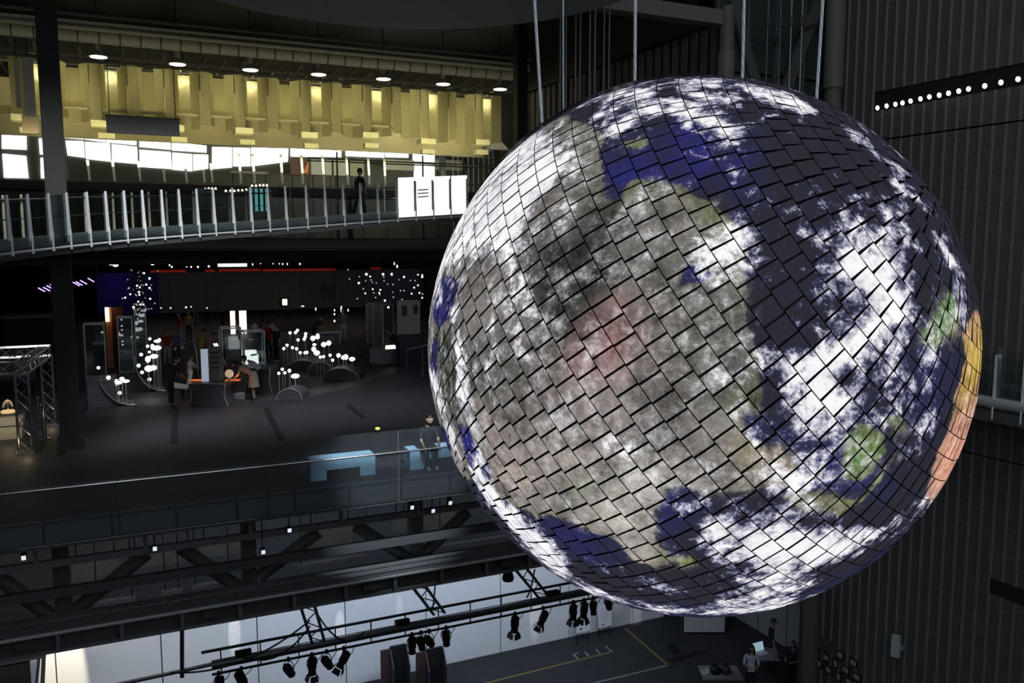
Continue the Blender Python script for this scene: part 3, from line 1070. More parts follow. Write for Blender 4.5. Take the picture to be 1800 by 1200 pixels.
# upper back wall in the corner: green glass, posts and a brace
wg = structure('wall_glazed', (15, 17.1, ZG))
M_GREENP = mat('green_glass_panel', (0.045, 0.06, 0.056), 0.25, 0.0, spec=0.6)
for k in range(4):
    xa = 13.35 + k * 0.9
    for j in range(3):
        MB().bb((xa + 0.03, 17.1, 8.4 + j * 4.4), (xa + 0.87, 17.14, 8.34 + (j + 1) * 4.4)).part('pane', M_GREENP, wg)
    MB().bb((xa - 0.05, 16.98, 8.3), (xa + 0.03, 17.1, 22)).part('mullion', mat('mullion_grey', (0.09, 0.095, 0.09), 0.5), wg)
MB().bb((13.3, 17.15, 0), (XR + 0.2, 17.4, 28)).part('backing', M_BLACK, wg) if False else None
b = MB()
b.bar(pY(1290, 0, 16.95), pY(1335, 175, 16.95), 0.28, 0.1, 0, (0, -1, 0))
b.bar(pY(1440, 0, 16.95), pY(1378, 165, 16.95), 0.3, 0.1, 0, (0, -1, 0))
b.part('brace', mat('brace_grey', (0.1, 0.098, 0.09), 0.6), wg)
MB().bar(pY(1320, 85, 16.9), pY(1450, 38, 16.9), 0.05, 0.08).part('transom', M_CHAR, wg)
t = thing('round_column', (16.62, 16.55, 0), 'grey round column in the corner of the ribbed metal wall', 'column')
b = MB()
b.lathe((16.62, 16.55, 0), [(0.21, 0), (0.21, 16.9)], 20)
b.part('shaft', mat('column_grey', (0.13, 0.125, 0.115), 0.6), t, True)
MB().lathe((16.62, 16.55, 16.9), [(0.245, 0), (0.245, 5.0)], 20).part('sleeve', mat('column_sleeve', (0.17, 0.16, 0.145), 0.6), t, True)
t = thing('round_column', (13.05, 16.25, ZG), 'grey round column at the end of the slatted dark wall', 'column')
pc = pY(1278, 60, 16.25)
MB().lathe((pc.x, 16.25, ZG), [(0.19, 0), (0.19, 17.4 - ZG)], 20).part('shaft', MATS['column_sleeve'], t, True)
MB().lathe((pc.x, 16.25, 17.4), [(0.165, 0), (0.165, 1.0)], 20).part('collar', MATS['column_grey'], t, True)

# slatted side wall of the upper gallery
ws = structure('wall_slatted', (13, 22, 12.9))
MB().bb((13.05, 16.5, 12.9), (13.2, 27, 18.1)).part('backing', M_VOID, ws)
MB().bb((12.9, 17.6, 18.1), (13.2, 27, 20.4)).part('upper_backing', M_BLACK, ws)
MB().bb((18.4, 17.5, 7.9), (18.6, 74, 28)).top('wall_gallery', M_VOID, kind='structure')
sm = MB().bb((-0.03, 0, 0), (0.05, 0.2, 5.1)).mesh('slat', mat('slat_grey', (0.085, 0.08, 0.072), 0.6), Vector((0, 0, 0)))
for k in range(26):
    share(sm, 'slat', ws, (13.0, 16.6 + k * 0.38, 12.95))
# beam and tilted panel at the top by the soffit
p = pY(1170, 18, 16.3)
b = MB().bb((8.6, 16.2, p.z - 0.16), (pc.x + 0.02, 16.55, p.z + 0.16))
b.top('roof_beam', MATS['column_sleeve'], 'grey beam running from the soffit to the column top', 'beam')
MB().prism([Vector((9.2, 16.9, 18.95)), Vector((13.0, 16.9, 18.7)), Vector((12.6, 16.0, 18.9)), Vector((9.2, 16.0, 19.0))], (0, 0, 0.12)).top(
    'roof_board', M_DGREY, 'flat grey roof board tucked above the beam', 'board')

# thin dark rods behind the globe, and bright ones by the glazed corner
for k, (x, w) in enumerate(((985, .022), (995, .022), (1012, .02), (1020, .02), (1037, .022), (1046, .022), (1062, .018), (1071, .018))):
    p = pY(x, 60, 15.2)
    MB().tube((p.x, 15.2, 9.2), (p.x, 15.2, 28.0), w, None, 8).top('hanger_rod', mat('rod_grey', (0.16, 0.17, 0.19), 0.45, 0.4),
        'dark upright rod behind the globe, %s from the steel cables' % ('nearest', 'second', 'third', 'fourth', 'fifth', 'sixth', 'seventh', 'farthest')[k], 'rod', 'dark rods behind the globe')
for k, (x, w, br) in enumerate(((1349, .018, 0), (1371, .02, 0), (1390, .022, 1), (1409, .024, 1))):
    p = pY(x, 60, 15.6)
    t = thing('tie_rod', (p.x, 15.6, 9), 'steel tie rod with a turnbuckle before the green glass, %s from the column' % ('fourth', 'third', 'second', 'nearest')[k], 'rod', 'tie rods by the glazed corner')
    MB().tube((p.x, 15.6, 9), (p.x, 15.6, 28.0), w, None, 8).part('rod', mat('tie_bright', (0.45, 0.52, 0.55), 0.3, 0.8) if br else mat('tie_dull', (0.2, 0.21, 0.22), 0.4, 0.6), t, True)
    MB().tube((p.x, 15.6, pY(x, 46, 15.6).z), (p.x, 15.6, pY(x, 28, 15.6).z), 0.055, None, 10).part('turnbuckle', M_DSTEEL, t)

# wall-mounted pale box and the small framed cards low on the ribbed wall
p = pX(1575, 1135, XR - 0.14)
t = thing('wall_speaker', p + Vector((0, 0, -0.25)), 'pale upright loudspeaker box bracketed to the ribbed wall', 'speaker')
MB().box(p, (0.16, 0.2, 0.52), Matrix.Rotation(0.5, 3, 'Z')).part('cabinet', mat('pale_green_grey', (0.55, 0.62, 0.6), 0.5), t)
MB().box(p + Vector((0.09, -0.05, -0.05)), (0.14, 0.1, 0.12)).part('bracket', M_LGREY, t)
pos = ('topmost left', 'upper middle', 'upper right', 'second left', 'centre', 'far right upper', 'third left', 'right of centre', 'low middle', 'low right', 'lowest')
for k, (x, yy) in enumerate(((537, 640), (596, 676), (682, 660), (553, 712), (655, 712), (763, 708), (612, 750), (717, 752), (672, 792), (783, 795), (735, 825))):
    p = pX(1280 + x * 0.2889, 960 + yy * 0.2889, XR - 0.05)
    tall = k in (4, 8)
    w, h = (0.1, 0.17) if tall else (0.17, 0.13)
    t = thing('framed_card', p, 'small pale card in a black frame low on the ribbed wall, %s' % pos[k], 'frame', 'framed cards on the ribbed wall')
    fr_ = MB().box(p, (0.03, w + 0.07, h + 0.07)).part('frame', M_BLACK, t)
    MB().box(p + Vector((-0.018, 0, 0)), (0.01, w, h)).part('card', mat('card_paper', (0.42, 0.42, 0.41), 0.7), fr_)
MB().bb((XR - 0.035, pX(1432, 1120, XR).y - 0.65, pX(1432, 1131, XR).z), (XR - 0.03, pX(1432, 1120, XR).y + 0.05, pX(1432, 1118, XR).z + 0.12)).top(
    'wall_board', mat('taupe_board', (0.11, 0.105, 0.095), 0.7), 'plain taupe board on the ribbed wall above the framed cards', 'board')
# dark round column on the ground floor in front of the corner
t = thing('round_column', (16.4, 17.0, 0), 'dark grey round column standing on the ground floor in the corner', 'column') if False else None

# ------------------------------------------------------------------ upper storey: ducts, lamps, curtain, windows
ORD = ('first', 'second', 'third', 'fourth', 'fifth', 'sixth', 'seventh', 'eighth', 'ninth', 'tenth', 'eleventh', 'twelfth', 'thirteenth', 'fourteenth', 'fifteenth', 'sixteenth', 'seventeenth',
       'eighteenth', 'nineteenth', 'twentieth')


def zY(x, y, Y):
    return pY(x, y, Y).z


t = thing('ceiling_duct', (5, 26.6, zY(0, 57, 26.6)), 'olive grey jointed duct along the ceiling above the pendant lamps', 'duct')
zc, r = (zY(0, 42, 26.6) + zY(0, 58, 26.6)) / 2, 0.17
MB().tube((-7, 26.6, zc), (12.9, 26.6, zc), r, None, 16).part('pipe', M_OLIVE, t, True)
jm = MB().tube((-0.02, 0, 0), (0.02, 0, 0), r + 0.012, None, 16).mesh('joint_ring', mat('duct_joint', (0.06, 0.058, 0.045), 0.6), Vector((0, 0, 0)))
for k in range(38):
    share(jm, 'joint_ring', t, (-6.8 + k * 0.52, 26.6, zc))
b = MB().bb((-7, 26.3, zY(0, 30, 26.3) - 0.05), (12.9, 26.5, zY(0, 22, 26.3)))
b.bb((-7, 26.25, zY(0, 30, 26.3) - 0.1), (12.9, 26.55, zY(0, 30, 26.3) - 0.05))
b.top('ceiling_beam', M_OLIVE, 'long flanged olive grey beam above the jointed duct', 'beam')
MB().bb((-7, 26.0, zY(0, 12, 26.0)), (12.9, 26.12, zY(0, 8, 26.0))).top('cable_tray', M_DGREY, 'thin grey tray highest over the pendant lamps', 'tray')
pm_ = MB().bb((-0.03, 0, -0.04), (0.03, 6.2, 0.04)).mesh('purlin', mat('purlin_grey', (0.1, 0.095, 0.075), 0.6), Vector((0, 0, 0)))
rf = thing('ceiling_grid', (5, 27, zc - 0.25), 'rows of slim ceiling purlins running back over the curtain', 'ceiling grid')
for k in range(36):
    share(pm_, 'purlin', rf, (-6.6 + k * 0.55, 26.9, zc - 0.2))
for k in range(3):
    MB().bb((-7, 27.6 + k * 0.9, zc - 0.36 + 0.02 * k), (12.9, 27.68 + k * 0.9, zc - 0.28 + 0.02 * k)).part('cross_rail', MATS['purlin_grey'], rf)

# pendant lamps
for k, (x, y) in enumerate(((173, 100), (312, 113), (440, 123), (560, 131), (674, 139), (779, 148), (879, 157))):
    p = pY(x, y, 27)
    t = thing('pendant_lamp', p, 'white cone pendant lamp over the curtain, %s from the dark square column' % ORD[k], 'lamp', 'pendant lamps along the curtain')
    sh_ = MB().lathe(p, [(0.24, 0), (0.22, 0.04), (0.09, 0.15), (0.085, 0.16)], 20).part('shade', mat('shade_enamel', (0.25, 0.25, 0.23), 0.4), t, True)
    MB().lathe(p + Vector((0, 0, 0.16)), [(0.085, 0), (0.085, 0.3), (0.07, 0.34)], 14).part('housing', mat('lamp_body', (0.28, 0.27, 0.23), 0.5), t, True)
    MB().tube(p + Vector((0, 0, 0.5)), (p.x, p.y, 20.4), 0.015).part('stem', M_CHAR, t)
    MB().lathe(p + Vector((0, 0, -0.012)), [(0.215, 0), (0.225, 0.01)], 20).part('diffuser', glow('pendant_light', (1, 0.95, 0.85), 7.0), sh_)

# pleated translucent curtain with light behind it
def cloth_mat():
    m = bpy.data.materials.new('yellow_scrim')
    m.use_nodes = True
    nt = m.node_tree
    nt.nodes.clear()
    out = nt.nodes.new('ShaderNodeOutputMaterial')
    tc = nt.nodes.new('ShaderNodeTexCoord')
    nz = nt.nodes.new('ShaderNodeTexNoise')
    nz.inputs['Scale'].default_value = 8
    nt.links.new(tc.outputs['Object'], nz.inputs['Vector'])
    mx = nt.nodes.new('ShaderNodeMix'); mx.data_type = 'RGBA'
    mx.inputs[6].default_value = (0.6, 0.57, 0.36, 1)
    mx.inputs[7].default_value = (0.72, 0.7, 0.48, 1)
    nt.links.new(nz.outputs['Fac'], mx.inputs[0])
    d = nt.nodes.new('ShaderNodeBsdfDiffuse'); tl = nt.nodes.new('ShaderNodeBsdfTranslucent'); tp = nt.nodes.new('ShaderNodeBsdfTransparent')
    nt.links.new(mx.outputs[2], d.inputs[0]); nt.links.new(mx.outputs[2], tl.inputs[0])
    a = nt.nodes.new('ShaderNodeMixShader'); a.inputs[0].default_value = 0.72
    nt.links.new(d.outputs[0], a.inputs[1]); nt.links.new(tl.outputs[0], a.inputs[2])
    c = nt.nodes.new('ShaderNodeMixShader'); c.inputs[0].default_value = 0.1
    nt.links.new(a.outputs[0], c.inputs[1]); nt.links.new(tp.outputs[0], c.inputs[2])
    nt.links.new(c.outputs[0], out.inputs[0])
    return m


M_SCRIM = cloth_mat()
M_HEM = mat('curtain_hem', (0.75, 0.73, 0.42), 0.8)  # brighter than the scrim, standing for lamplight pooling through the hem
cu = thing('pleated_curtain', (6, 28.5, 16.7), 'long pleated yellow translucent curtain glowing from behind', 'curtain')
xc, per = -2.4, 1.02
nb = int((13.0 - xc) / per)
for k in range(nb):
    xa = xc + k * per
    top, bot = 18.3 + RND.uniform(-0.04, 0.04), 16.72 + RND.uniform(-0.08, 0.06)
    plan = [(0.0, 0.0), (0.26, 0.0), (0.4, 0.36), (0.74, 0.36), (0.98, 0.02)]
    for j in range(4):
        (xa0, ya0), (xa1, ya1) = plan[j], plan[j + 1]
        tz = top if j != 2 else top - 0.12
        bz = bot - (0.0 if j in (0, 1) else 0.1)
        q = MB()
        a0, a1 = Vector((xa + xa0 * per, 28.5 + ya0, 0)), Vector((xa + xa1 * per, 28.5 + ya1, 0))
        n = (a1 - a0).cross(Vector((0, 0, 1))).normalized() * 0.012
        q.prism([a0 + Vector((0, 0, bz)), a1 + Vector((0, 0, bz)), a1 + Vector((0, 0, tz)), a0 + Vector((0, 0, tz))], n)
        q.part('pleat', M_SCRIM, cu)
    if k % 2 == 0:
        q = MB().bb((xa - 0.02, 28.44, bot - 0.2), (xa + 0.5 * per, 28.95, bot - 0.02))
        q.part('hem_box', M_HEM, cu)
        q = MB().bb((xa + 0.15, 28.8, bot - 0.5), (xa + 0.6 * per, 29.1, bot - 0.34))
        q.part('hem_box', M_HEM, cu)
MB().bb((xc, 28.98, 18.2), (13.0, 29.02, 18.26)).part('curtain_rail', M_DGREY, cu)
# lamps tucked behind the curtain
for k, (x, y) in enumerate(((60, 125), (188, 131), (313, 139), (432, 148), (545, 157), (650, 164), (745, 172), (840, 178))):
    p = pY(x, y, 29.35)
    t = thing('curtain_lamp', p, 'small warm bulb shining behind the pleated curtain, %s along the curtain' % ORD[k], 'lamp', 'bulbs behind the curtain')
    MB().ball(p, 0.06, 10).part('bulb', glow('curtain_bulb', (1, 0.9, 0.5), 8.0), t, True)
    MB().tube(p + Vector((0, 0, 0.05)), (p.x, p.y, 18.9), 0.02).part('stem', M_CHAR, t)
    for dx in (0,):
        l = lamp('curtain_light', 'POINT', (p.x + 0.1, 29.06, p.z - 0.16), None, 24, (1.0, 0.93, 0.6), shadow_soft_size=0.06)
        l2 = lamp('curtain_light', 'POINT', (p.x + 1.25, 29.5, p.z - 0.6), None, 5, (1.0, 0.9, 0.5), shadow_soft_size=0.2)
MB().bb((-3, 30.3, 16.3), (12.9, 30.4, 18.0)).top('wall_cream', mat('cream_wall', (0.45, 0.41, 0.24), 0.8), kind='structure')
# sloping cream soffit under the curtain
MB().prism([Vector((-3, 28.6, 16.95)), Vector((9.0, 28.6, 16.95)), Vector((9.0, 33.9, 16.85)), Vector((-3, 33.9, 16.85))], (0, 0, 0.06)).top('ceiling_cream', MATS['cream_wall'], kind='structure')

# square columns
t = thing('square_column', (-1.07, 22, ZG), 'tall dark grey square column left of the pleated curtain', 'column')
MB().bb((-1.28, 21.8, ZG), (-0.86, 22.2, 20.4)).part('shaft', mat('column_dark', (0.028, 0.028, 0.027), 0.75), t)
MB().bb((-1.34, 21.74, ZG), (-0.8, 22.26, ZG + 0.25)).part('base', M_CHAR, t)
p = pY(915, 100, 24)
MB().bb((p.x - 0.17, 23.85, 12.8), (p.x + 0.17, 24.15, 20.4)).top('square_column', M_BLACK, 'black square column where the curtain ends by the globe', 'column')
p0, p1 = pY(24, 98, 27.4), pY(64, 200, 27.4)
for a, b_, nm in (((24, 104), (38, 190), 0), ((38, 100), (64, 205), 1)):
    q0, q1 = pY(*a, 27.4), pY(*b_, 27.4)
    t = thing('hanging_banner', (q0.x, 27.4, q1.z), ('narrow' if not nm else 'wide') + ' grey banner hanging beside the dark square column', 'banner')
    MB().bb((q0.x, 27.35, q1.z), (q1.x, 27.45, q0.z)).part('sheet', M_GREY, t)
    MB().tube(((q0.x + q1.x) / 2, 27.4, q0.z), ((q0.x + q1.x) / 2, 27.4, 20.4), 0.015).part('cord', M_BLACK, t)
q0, q1 = pY(38, 200, 27.5), pY(70, 232, 27.5)
MB().bb((q0.x, 27.45, q1.z), (q1.x, 27.6, q0.z)).top('tan_board', mat('tan_board', (0.32, 0.25, 0.17), 0.7), 'tan board under the grey hanging panels', 'board')
q0, q1 = pY(186, 205, 27.7), pY(316, 240, 27.7)
t = thing('hanging_screen', (q0.x, 27.7, q1.z), 'dark blue rectangular screen hanging before the curtain', 'screen')
MB().bb((q0.x, 27.66, q1.z), (q1.x, 27.74, q0.z)).part('screen', mat('navy_cloth', (0.012, 0.016, 0.04), 0.7), t)
MB().bb((q0.x - 0.02, 27.62, q0.z), (q1.x + 0.02, 27.78, q0.z + 0.06)).part('top_bar', M_BLACK, t)
for xx in (q0.x + 0.1, q1.x - 0.1):
    MB().tube((xx, 27.7, q0.z), (xx, 27.7, zc - 0.2), 0.012).part('hanging_wire', M_BLACK, t)

# window strip at the back of the upper storey
wi = structure('window_1', (3, 34, 15.3), 'bright daylight windows at the back of the upper storey')
PANES = [((3, 231), (46, 233), (47, 263), (3, 261)), ((4, 270), (46, 274), (50, 313), (7, 312)),
         ((67, 231), (103, 233), (103, 241), (67, 239)), ((68, 243), (104, 244), (108, 273), (70, 271)), ((71, 277), (108, 281), (115, 313), (72, 313)),  # glowing panes that stand in for a window reflection in the glass
         ((113, 233), (146, 234), (147, 245), (113, 242)), ((149, 234), (184, 238), (186, 250), (149, 245)), ((187, 238), (240, 240), (240, 255), (187, 250)),
         ((115, 247), (147, 248), (149, 277), (119, 273)), ((149, 249), (193, 252), (195, 284), (151, 279)), ((196, 253), (241, 258), (242, 288), (197, 284)),
         ((245, 245), (300, 249), (300, 263), (245, 258)), ((302, 249), (363, 256), (363, 268), (302, 264)),
         ((245, 263), (300, 267), (302, 297), (246, 293)), ((303, 268), (338, 271), (338, 301), (303, 298)), ((340, 271), (366, 272), (366, 296), (340, 300)),
         ((373, 258), (408, 259), (408, 294), (373, 297)), ((410, 259), (440, 260), (440, 292), (410, 292)), ((442, 259), (507, 261), (506, 284), (442, 292)),
         ((511, 257), (600, 258), (600, 276), (511, 275)), ((608, 258), (675, 260), (675, 277), (608, 274)), ((677, 260), (718, 262), (718, 277), (677, 276)),
         ((726, 263), (764, 265), (764, 285), (726, 283)), ((728, 288), (764, 290), (764, 318), (728, 318))]
G_DAY = glow('daylight_pane', (1.0, 1.0, 0.97), 2.2)
for q in PANES:
    MB().prism([pY(*c, 34) for c in q], (0, 0.04, 0)).part('pane', G_DAY, wi)
MB().bb((-6, 34.05, 13.2), (18.3, 34.3, 20.4)).part('wall', mat('window_wall', (0.13, 0.13, 0.11), 0.7), wi)
# upper storey floor edge and dark parapet under the windows
uf = structure('floor_upper', (4, 30, 12.8), 'floor edge of the upper storey')
MB().bb((-34, 26.0, 12.82), (18.3, 36, 13.2)).part('slab', M_DGREY, uf)
MB().bb((-34, 25.85, 12.9), (12.85, 26.0, 13.16)).part('edge_beam', mat('edge_grey', (0.13, 0.13, 0.12), 0.55), uf)
MB().bb((-8, 33.2, 13.2), (18.3, 33.3, 14.95)).part('parapet', M_CHAR, uf)

# black deck edge with short white fins a little below the windows
ud = thing('upper_deck', (3, 26.5, zY(0, 330, 26.5)), 'black deck edge with short white fins below the windows', 'deck')
MB().bb((-9, 26.5, zY(0, 330, 26.5)), (12.6, 28.2, zY(0, 315, 26.5))).part('deck', M_BLACK, ud)
for x, y in ((158, 317), (202, 318), (247, 318), (290, 320), (329, 321), (360, 321), (374, 321), (424, 322), (448, 322), (497, 322), (533, 323), (570, 324), (612, 325), (650, 326), (678, 326)):
    a = pY(x, y, 26.48)
    h_ = 0.55 if x < 400 else 0.85
    MB().prism([a + Vector((-0.03, 0, 0)), a + Vector((0.03, 0, 0)), a + Vector((0.0, 0, h_)), a + Vector((-0.07, 0, h_))], (0, 0.03, 0)).part('fin', mat('upper_fin', (0.82, 0.8, 0.7), 0.4), ud)
for xx in (-6.0, 0.5, 7.0, 12.3):
    MB().bb((xx, 27.6, 13.2), (xx + 0.15, 27.75, zY(0, 330, 26.5))).part('post', M_BLACK, ud)
# exhibits of the upper storey
def qbox(a, b, Y, d, m, name, label, cat, group=None):
    q0, q1 = pY(*a, Y), pY(*b, Y)
    t = thing(name, (q0.x, Y, 13.2), label, cat, group)
    MB().bb((q0.x, Y - d / 2, q1.z), (q1.x, Y + d / 2, q0.z)).part('panel', m, t)
    for xx in (q0.x + 0.06, q1.x - 0.06):
        MB().tube((xx, Y, 13.2), (xx, Y, q1.z + 0.02), 0.02).part('leg', M_BLACK, t)
    return t


t = thing('display_board', pY(528, 308, 33.0), 'brown display board with an orange flame picture under the windows', 'board')
q0, q1 = pY(510, 278, 33.0), pY(545, 308, 33.0)
MB().bb((q0.x, 32.96, q1.z), (q1.x, 33.04, q0.z)).part('board', mat('brown_board', (0.14, 0.07, 0.035), 0.6), t)
MB().prism([pY(532, 304, 32.94), pY(541, 304, 32.94), pY(543, 283, 32.94), pY(538, 292, 32.94)], (0, 0.02, 0)).part('flame_picture', mat('flame_print', (0.85, 0.3, 0.06), 0.5), t)
for xx in (q0.x + 0.06, q1.x - 0.06):
    MB().tube((xx, 33.0, 13.2), (xx, 33.0, q1.z + 0.02), 0.02).part('leg', M_BLACK, t)
for k, (a, b_, c, lab) in enumerate((((546, 278), (583, 308), (0.5, 0.52, 0.45), 'pale green wall board right of the brown display board'),
                                 ((586, 280), (612, 309), (0.48, 0.5, 0.4), 'pale board beside the dark standing figure under the windows'),
                                 ((615, 280), (640, 310), (0.36, 0.36, 0.24), 'olive board under the right windows'),
                                 ((676, 280), (728, 300), (0.5, 0.5, 0.38), 'wide pale olive board left of the bright white pillar'),
                                 ((766, 280), (815, 300), (0.42, 0.42, 0.3), 'wide pale olive board right of the bright white pillar'),
                                 ((406, 300), (470, 306), (0.5, 0.5, 0.45), 'low pale ledge under the middle windows'))):
    qbox(a, b_, 33.0, 0.06, mat('board_%d' % k, c, 0.7), 'display_board', lab, 'board')
# funnel hoods and pyramids
for k, (x, w) in enumerate(((697, 22), (738, 24))):
    a, b_ = pY(x, 243, 31.5), pY(x, 262, 31.5)
    s = w / 1500 * 31
    t = thing('funnel_hood', (a.x, 31.5, b_.z), ('left' if k == 0 else 'right') + ' cream funnel hood under the curtain end', 'hood', 'funnel hoods')
    MB().lathe((a.x, 31.5, b_.z), [(s * 0.45, 0), (s * 0.75, (a.z - b_.z) * 0.5), (s, a.z - b_.z + 0.08)], 24).part('cone', mat('hood_cream', (0.6, 0.58, 0.36), 0.6), t, True)
    MB().tube((a.x, 31.5, a.z), (a.x, 31.5, 20.4), 0.03).part('hanger', M_DGREY, t)
for k, x in enumerate((778, 872)):
    a, b_ = pY(x, 243, 31.0), pY(x, 264, 31.0)
    s = 0.42
    t = thing('white_pyramid', (a.x, 31.05, 13.2), ('white pyramid model under the round fan' if k == 0 else 'white pyramid model close to the globe edge'), 'model')
    MB().add([(a.x - s, 30.7, b_.z), (a.x + s, 30.7, b_.z), (a.x + s, 31.4, b_.z), (a.x - s, 31.4, b_.z), (a.x, 31.0, a.z + 0.1)],
             [(3, 2, 1, 0), (0, 1, 4), (1, 2, 4), (2, 3, 4), (3, 0, 4)]).part('pyramid', M_WHITE, t)
    MB().bb((a.x - 0.1, 30.95, 13.2), (a.x + 0.1, 31.15, b_.z)).part('pedestal', M_CHAR, t)
t = thing('round_fan', pY(783, 244, 30.6), 'round dark ring fan hanging above the white pyramid', 'fan')
c = pY(783, 244, 30.6)
ring = [c + Vector((0.17 * math.cos(a), 0, 0.17 * math.sin(a))) for a in [2 * math.pi * i / 20 for i in range(21)]]
MB().pipe(ring, 0.03, 6).part('ring', M_BLACK, t, True)
MB().tube(c + Vector((0, 0, 0.17)), (c.x, c.y, 20.4), 0.015).part('hanger', M_BLACK, t)
for i in range(3):
    a = 2.1 * i
    MB().bar(c, c + Vector((0.16 * math.cos(a), 0, 0.16 * math.sin(a))), 0.05, 0.02).part('blade', M_STEEL, t)
gr = thing('wire_grid_rack', pY(815, 262, 31.6), 'pale wire grid rack between the white pyramids', 'rack')
for k in range(9):
    a = pY(796 + k * 9, 246, 31.6)
    z1 = 13.2
    MB().tube((a.x, 31.6, z1), (a.x, 31.6, a.z), 0.014, None, 6).part('upright', M_LGREY, gr)
for yy in (250, 262, 275, 290):
    MB().tube(pY(794, yy, 31.6), pY(870, yy + 2, 31.6), 0.014, None, 6).part('cross_wire', M_LGREY, gr)
hr = thing('upper_handrail', pY(660, 300, 28.35), 'thin black handrail before the upper storey windows', 'handrail')
for y0, y1 in ((278, 292), (282, 296)):
    MB().tube(pY(540, y0, 28.35), pY(880, y1, 28.35), 0.025, None, 6).part('rail', M_BLACK, hr)
for x, y in ((592, 281), (743, 287), (814, 290)):
    a = pY(x, y - 14, 28.35)
    MB().tube((a.x, 28.35, 13.2), a, 0.03, None, 6).part('post', M_BLACK, hr)

# ------------------------------------------------------------------ the oval bridge in front of the upper storey
BP = [pY(-150, 468, 17.9), pY(20, 443, 19.2), pY(130, 431, 20.3), pY(240, 420, 21.4), pY(370, 410, 22.5), pY(500, 401, 23.3), pY(667, 388, 24.0), pY(830, 378, 24.3), pY(960, 372, 24.4)]
BPX = [-150, 20, 130, 240, 370, 500, 667, 830, 960]


def bridge_at(x):
    """near edge of the bridge where it passes the given sight line"""
    for i in range(len(BPX) - 1):
        if x <= BPX[i + 1] or i == len(BPX) - 2:
            t = (x - BPX[i]) / (BPX[i + 1] - BPX[i])
            return BP[i].lerp(BP[i + 1], t), (BP[i + 1] - BP[i]).normalized()


br = thing('oval_bridge', BP[2], 'curving footbridge with white glass fins in front of the upper storey', 'bridge')
M_FIN = mat('white_fin', (0.8, 0.82, 0.82), 0.35, var=0.04)
M_FINY = mat('cream_fin', (0.62, 0.58, 0.42), 0.4, var=0.06)
M_DECK = mat('deck_metal', (0.075, 0.078, 0.08), 0.45)
BW = 1.5
near, far = [], []
for x in range(-150, 961, 30):
    p, d = bridge_at(x)
    n = Vector((-d.y, d.x, 0)).normalized()
    near.append(p)
    far.append(p + n * BW)
b = MB()
for i in range(len(near) - 1):
    a0, a1, c0, c1 = near[i], near[i + 1], far[i], far[i + 1]
    dz, up = Vector((0, 0, -0.16)), Vector((0, 0, 0.02))
    o = [a0 + up, a1 + up, c1 + up, c0 + up, a0 + dz, a1 + dz, c1 + dz, c0 + dz]
    b.add(o, [(0, 1, 2, 3), (7, 6, 5, 4), (0, 4, 5, 1), (3, 2, 6, 7)])
b.part('deck', M_DECK, br)
MB().pipe([p + Vector((0, 0, 0.13)) + (f - p).normalized() * 0.14 for p, f in zip(near, far)], 0.12, 12).part('edge_tube', mat('tube_grey', (0.5, 0.51, 0.51), 0.4, 0.2), br, True)
MB().pipe([p + Vector((0, 0, -0.02)) for p in near], 0.03, 6).part('edge_rail', M_LGREY, br)
MB().pipe([p + Vector((0, 0, 0.98)) for p in far], 0.025, 6).part('far_handrail', M_DGREY, br)
MB().pipe([p + Vector((0, 0, 0.62)) + (f - p).normalized() * 0.1 for p, f in zip(near, far) if True], 0.012, 6).part('mid_rail', M_STEEL, br)
FINX = [-14, 21, 55, 91, 124, 158, 190, 223, 255, 287, 317, 349, 379, 411, 442, 473, 505, 539, 571, 603, 634, 666, 698, 729, 760, 791, 822]
fins = []
for i, x in enumerate(FINX):
    p, d = bridge_at(x)
    n = Vector((-d.y, d.x, 0)).normalized()
    fins.append((p, d, n))
    q = MB()
    lean = d * -0.03
    # a tapering blade standing on a round pin
    a = p + Vector((0, 0, 0.22)) - n * 0.02
    tp = p + Vector((0, 0, 1.1)) + lean - n * 0.02
    q.prism([a - d * 0.062, a + d * 0.02, tp + d * 0.008, tp - d * 0.036], n * 0.025)
    q.tube(p + Vector((0, 0, -0.06)) - n * 0.02, a + Vector((0, 0, 0.1)), 0.02, None, 8)
    q.ball(p + Vector((0, 0, -0.06)) - n * 0.02, 0.03, 8)
    q.part('fin', M_FIN, br)
    if i % 1 == 0:
        f = p + n * BW + d * 0.22
        q = MB()
        q.prism([f - d * 0.035, f + d * 0.02, f + Vector((0, 0, 1.08)) + d * 0.01, f + Vector((0, 0, 1.08)) - d * 0.03], n * 0.025)
        q.part('far_fin', M_FINY, br)
G_REFLECTION = glow('window_reflection', (0.93, 0.97, 1.0), 1.15)  # glow put on the panes in place of reflected window light
for i in range(len(fins) - 1):
    (p, d, n), (p2, d2, n2) = fins[i], fins[i + 1]
    q = MB()
    e = Vector((0, 0, 0.06))
    h = Vector((0, 0, 1.06))
    s = (p2 - p) * 0.04
    reflection = FINX[i] >= 690
    hh = Vector((0, 0, 1.2)) if reflection else h
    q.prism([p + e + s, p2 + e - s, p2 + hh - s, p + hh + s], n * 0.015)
    if reflection:
        q.part('reflection_pane', G_REFLECTION, br, False, 'glass pane glowing white in place of a window reflection')
        if FINX[i] in (729, 822):
            for k in range(3):
                MB().bar(p.lerp(p2, 0.1) + Vector((0, 0, 0.62 + k * 0.1)) - n * 0.01, p.lerp(p2, 0.7) + Vector((0, 0, 0.63 + k * 0.1)) - n * 0.01, 0.03, 0.03).part('slot_mark', M_BLACK, br)
    else:
        q.part('glass_pane', M_GLASS, br)
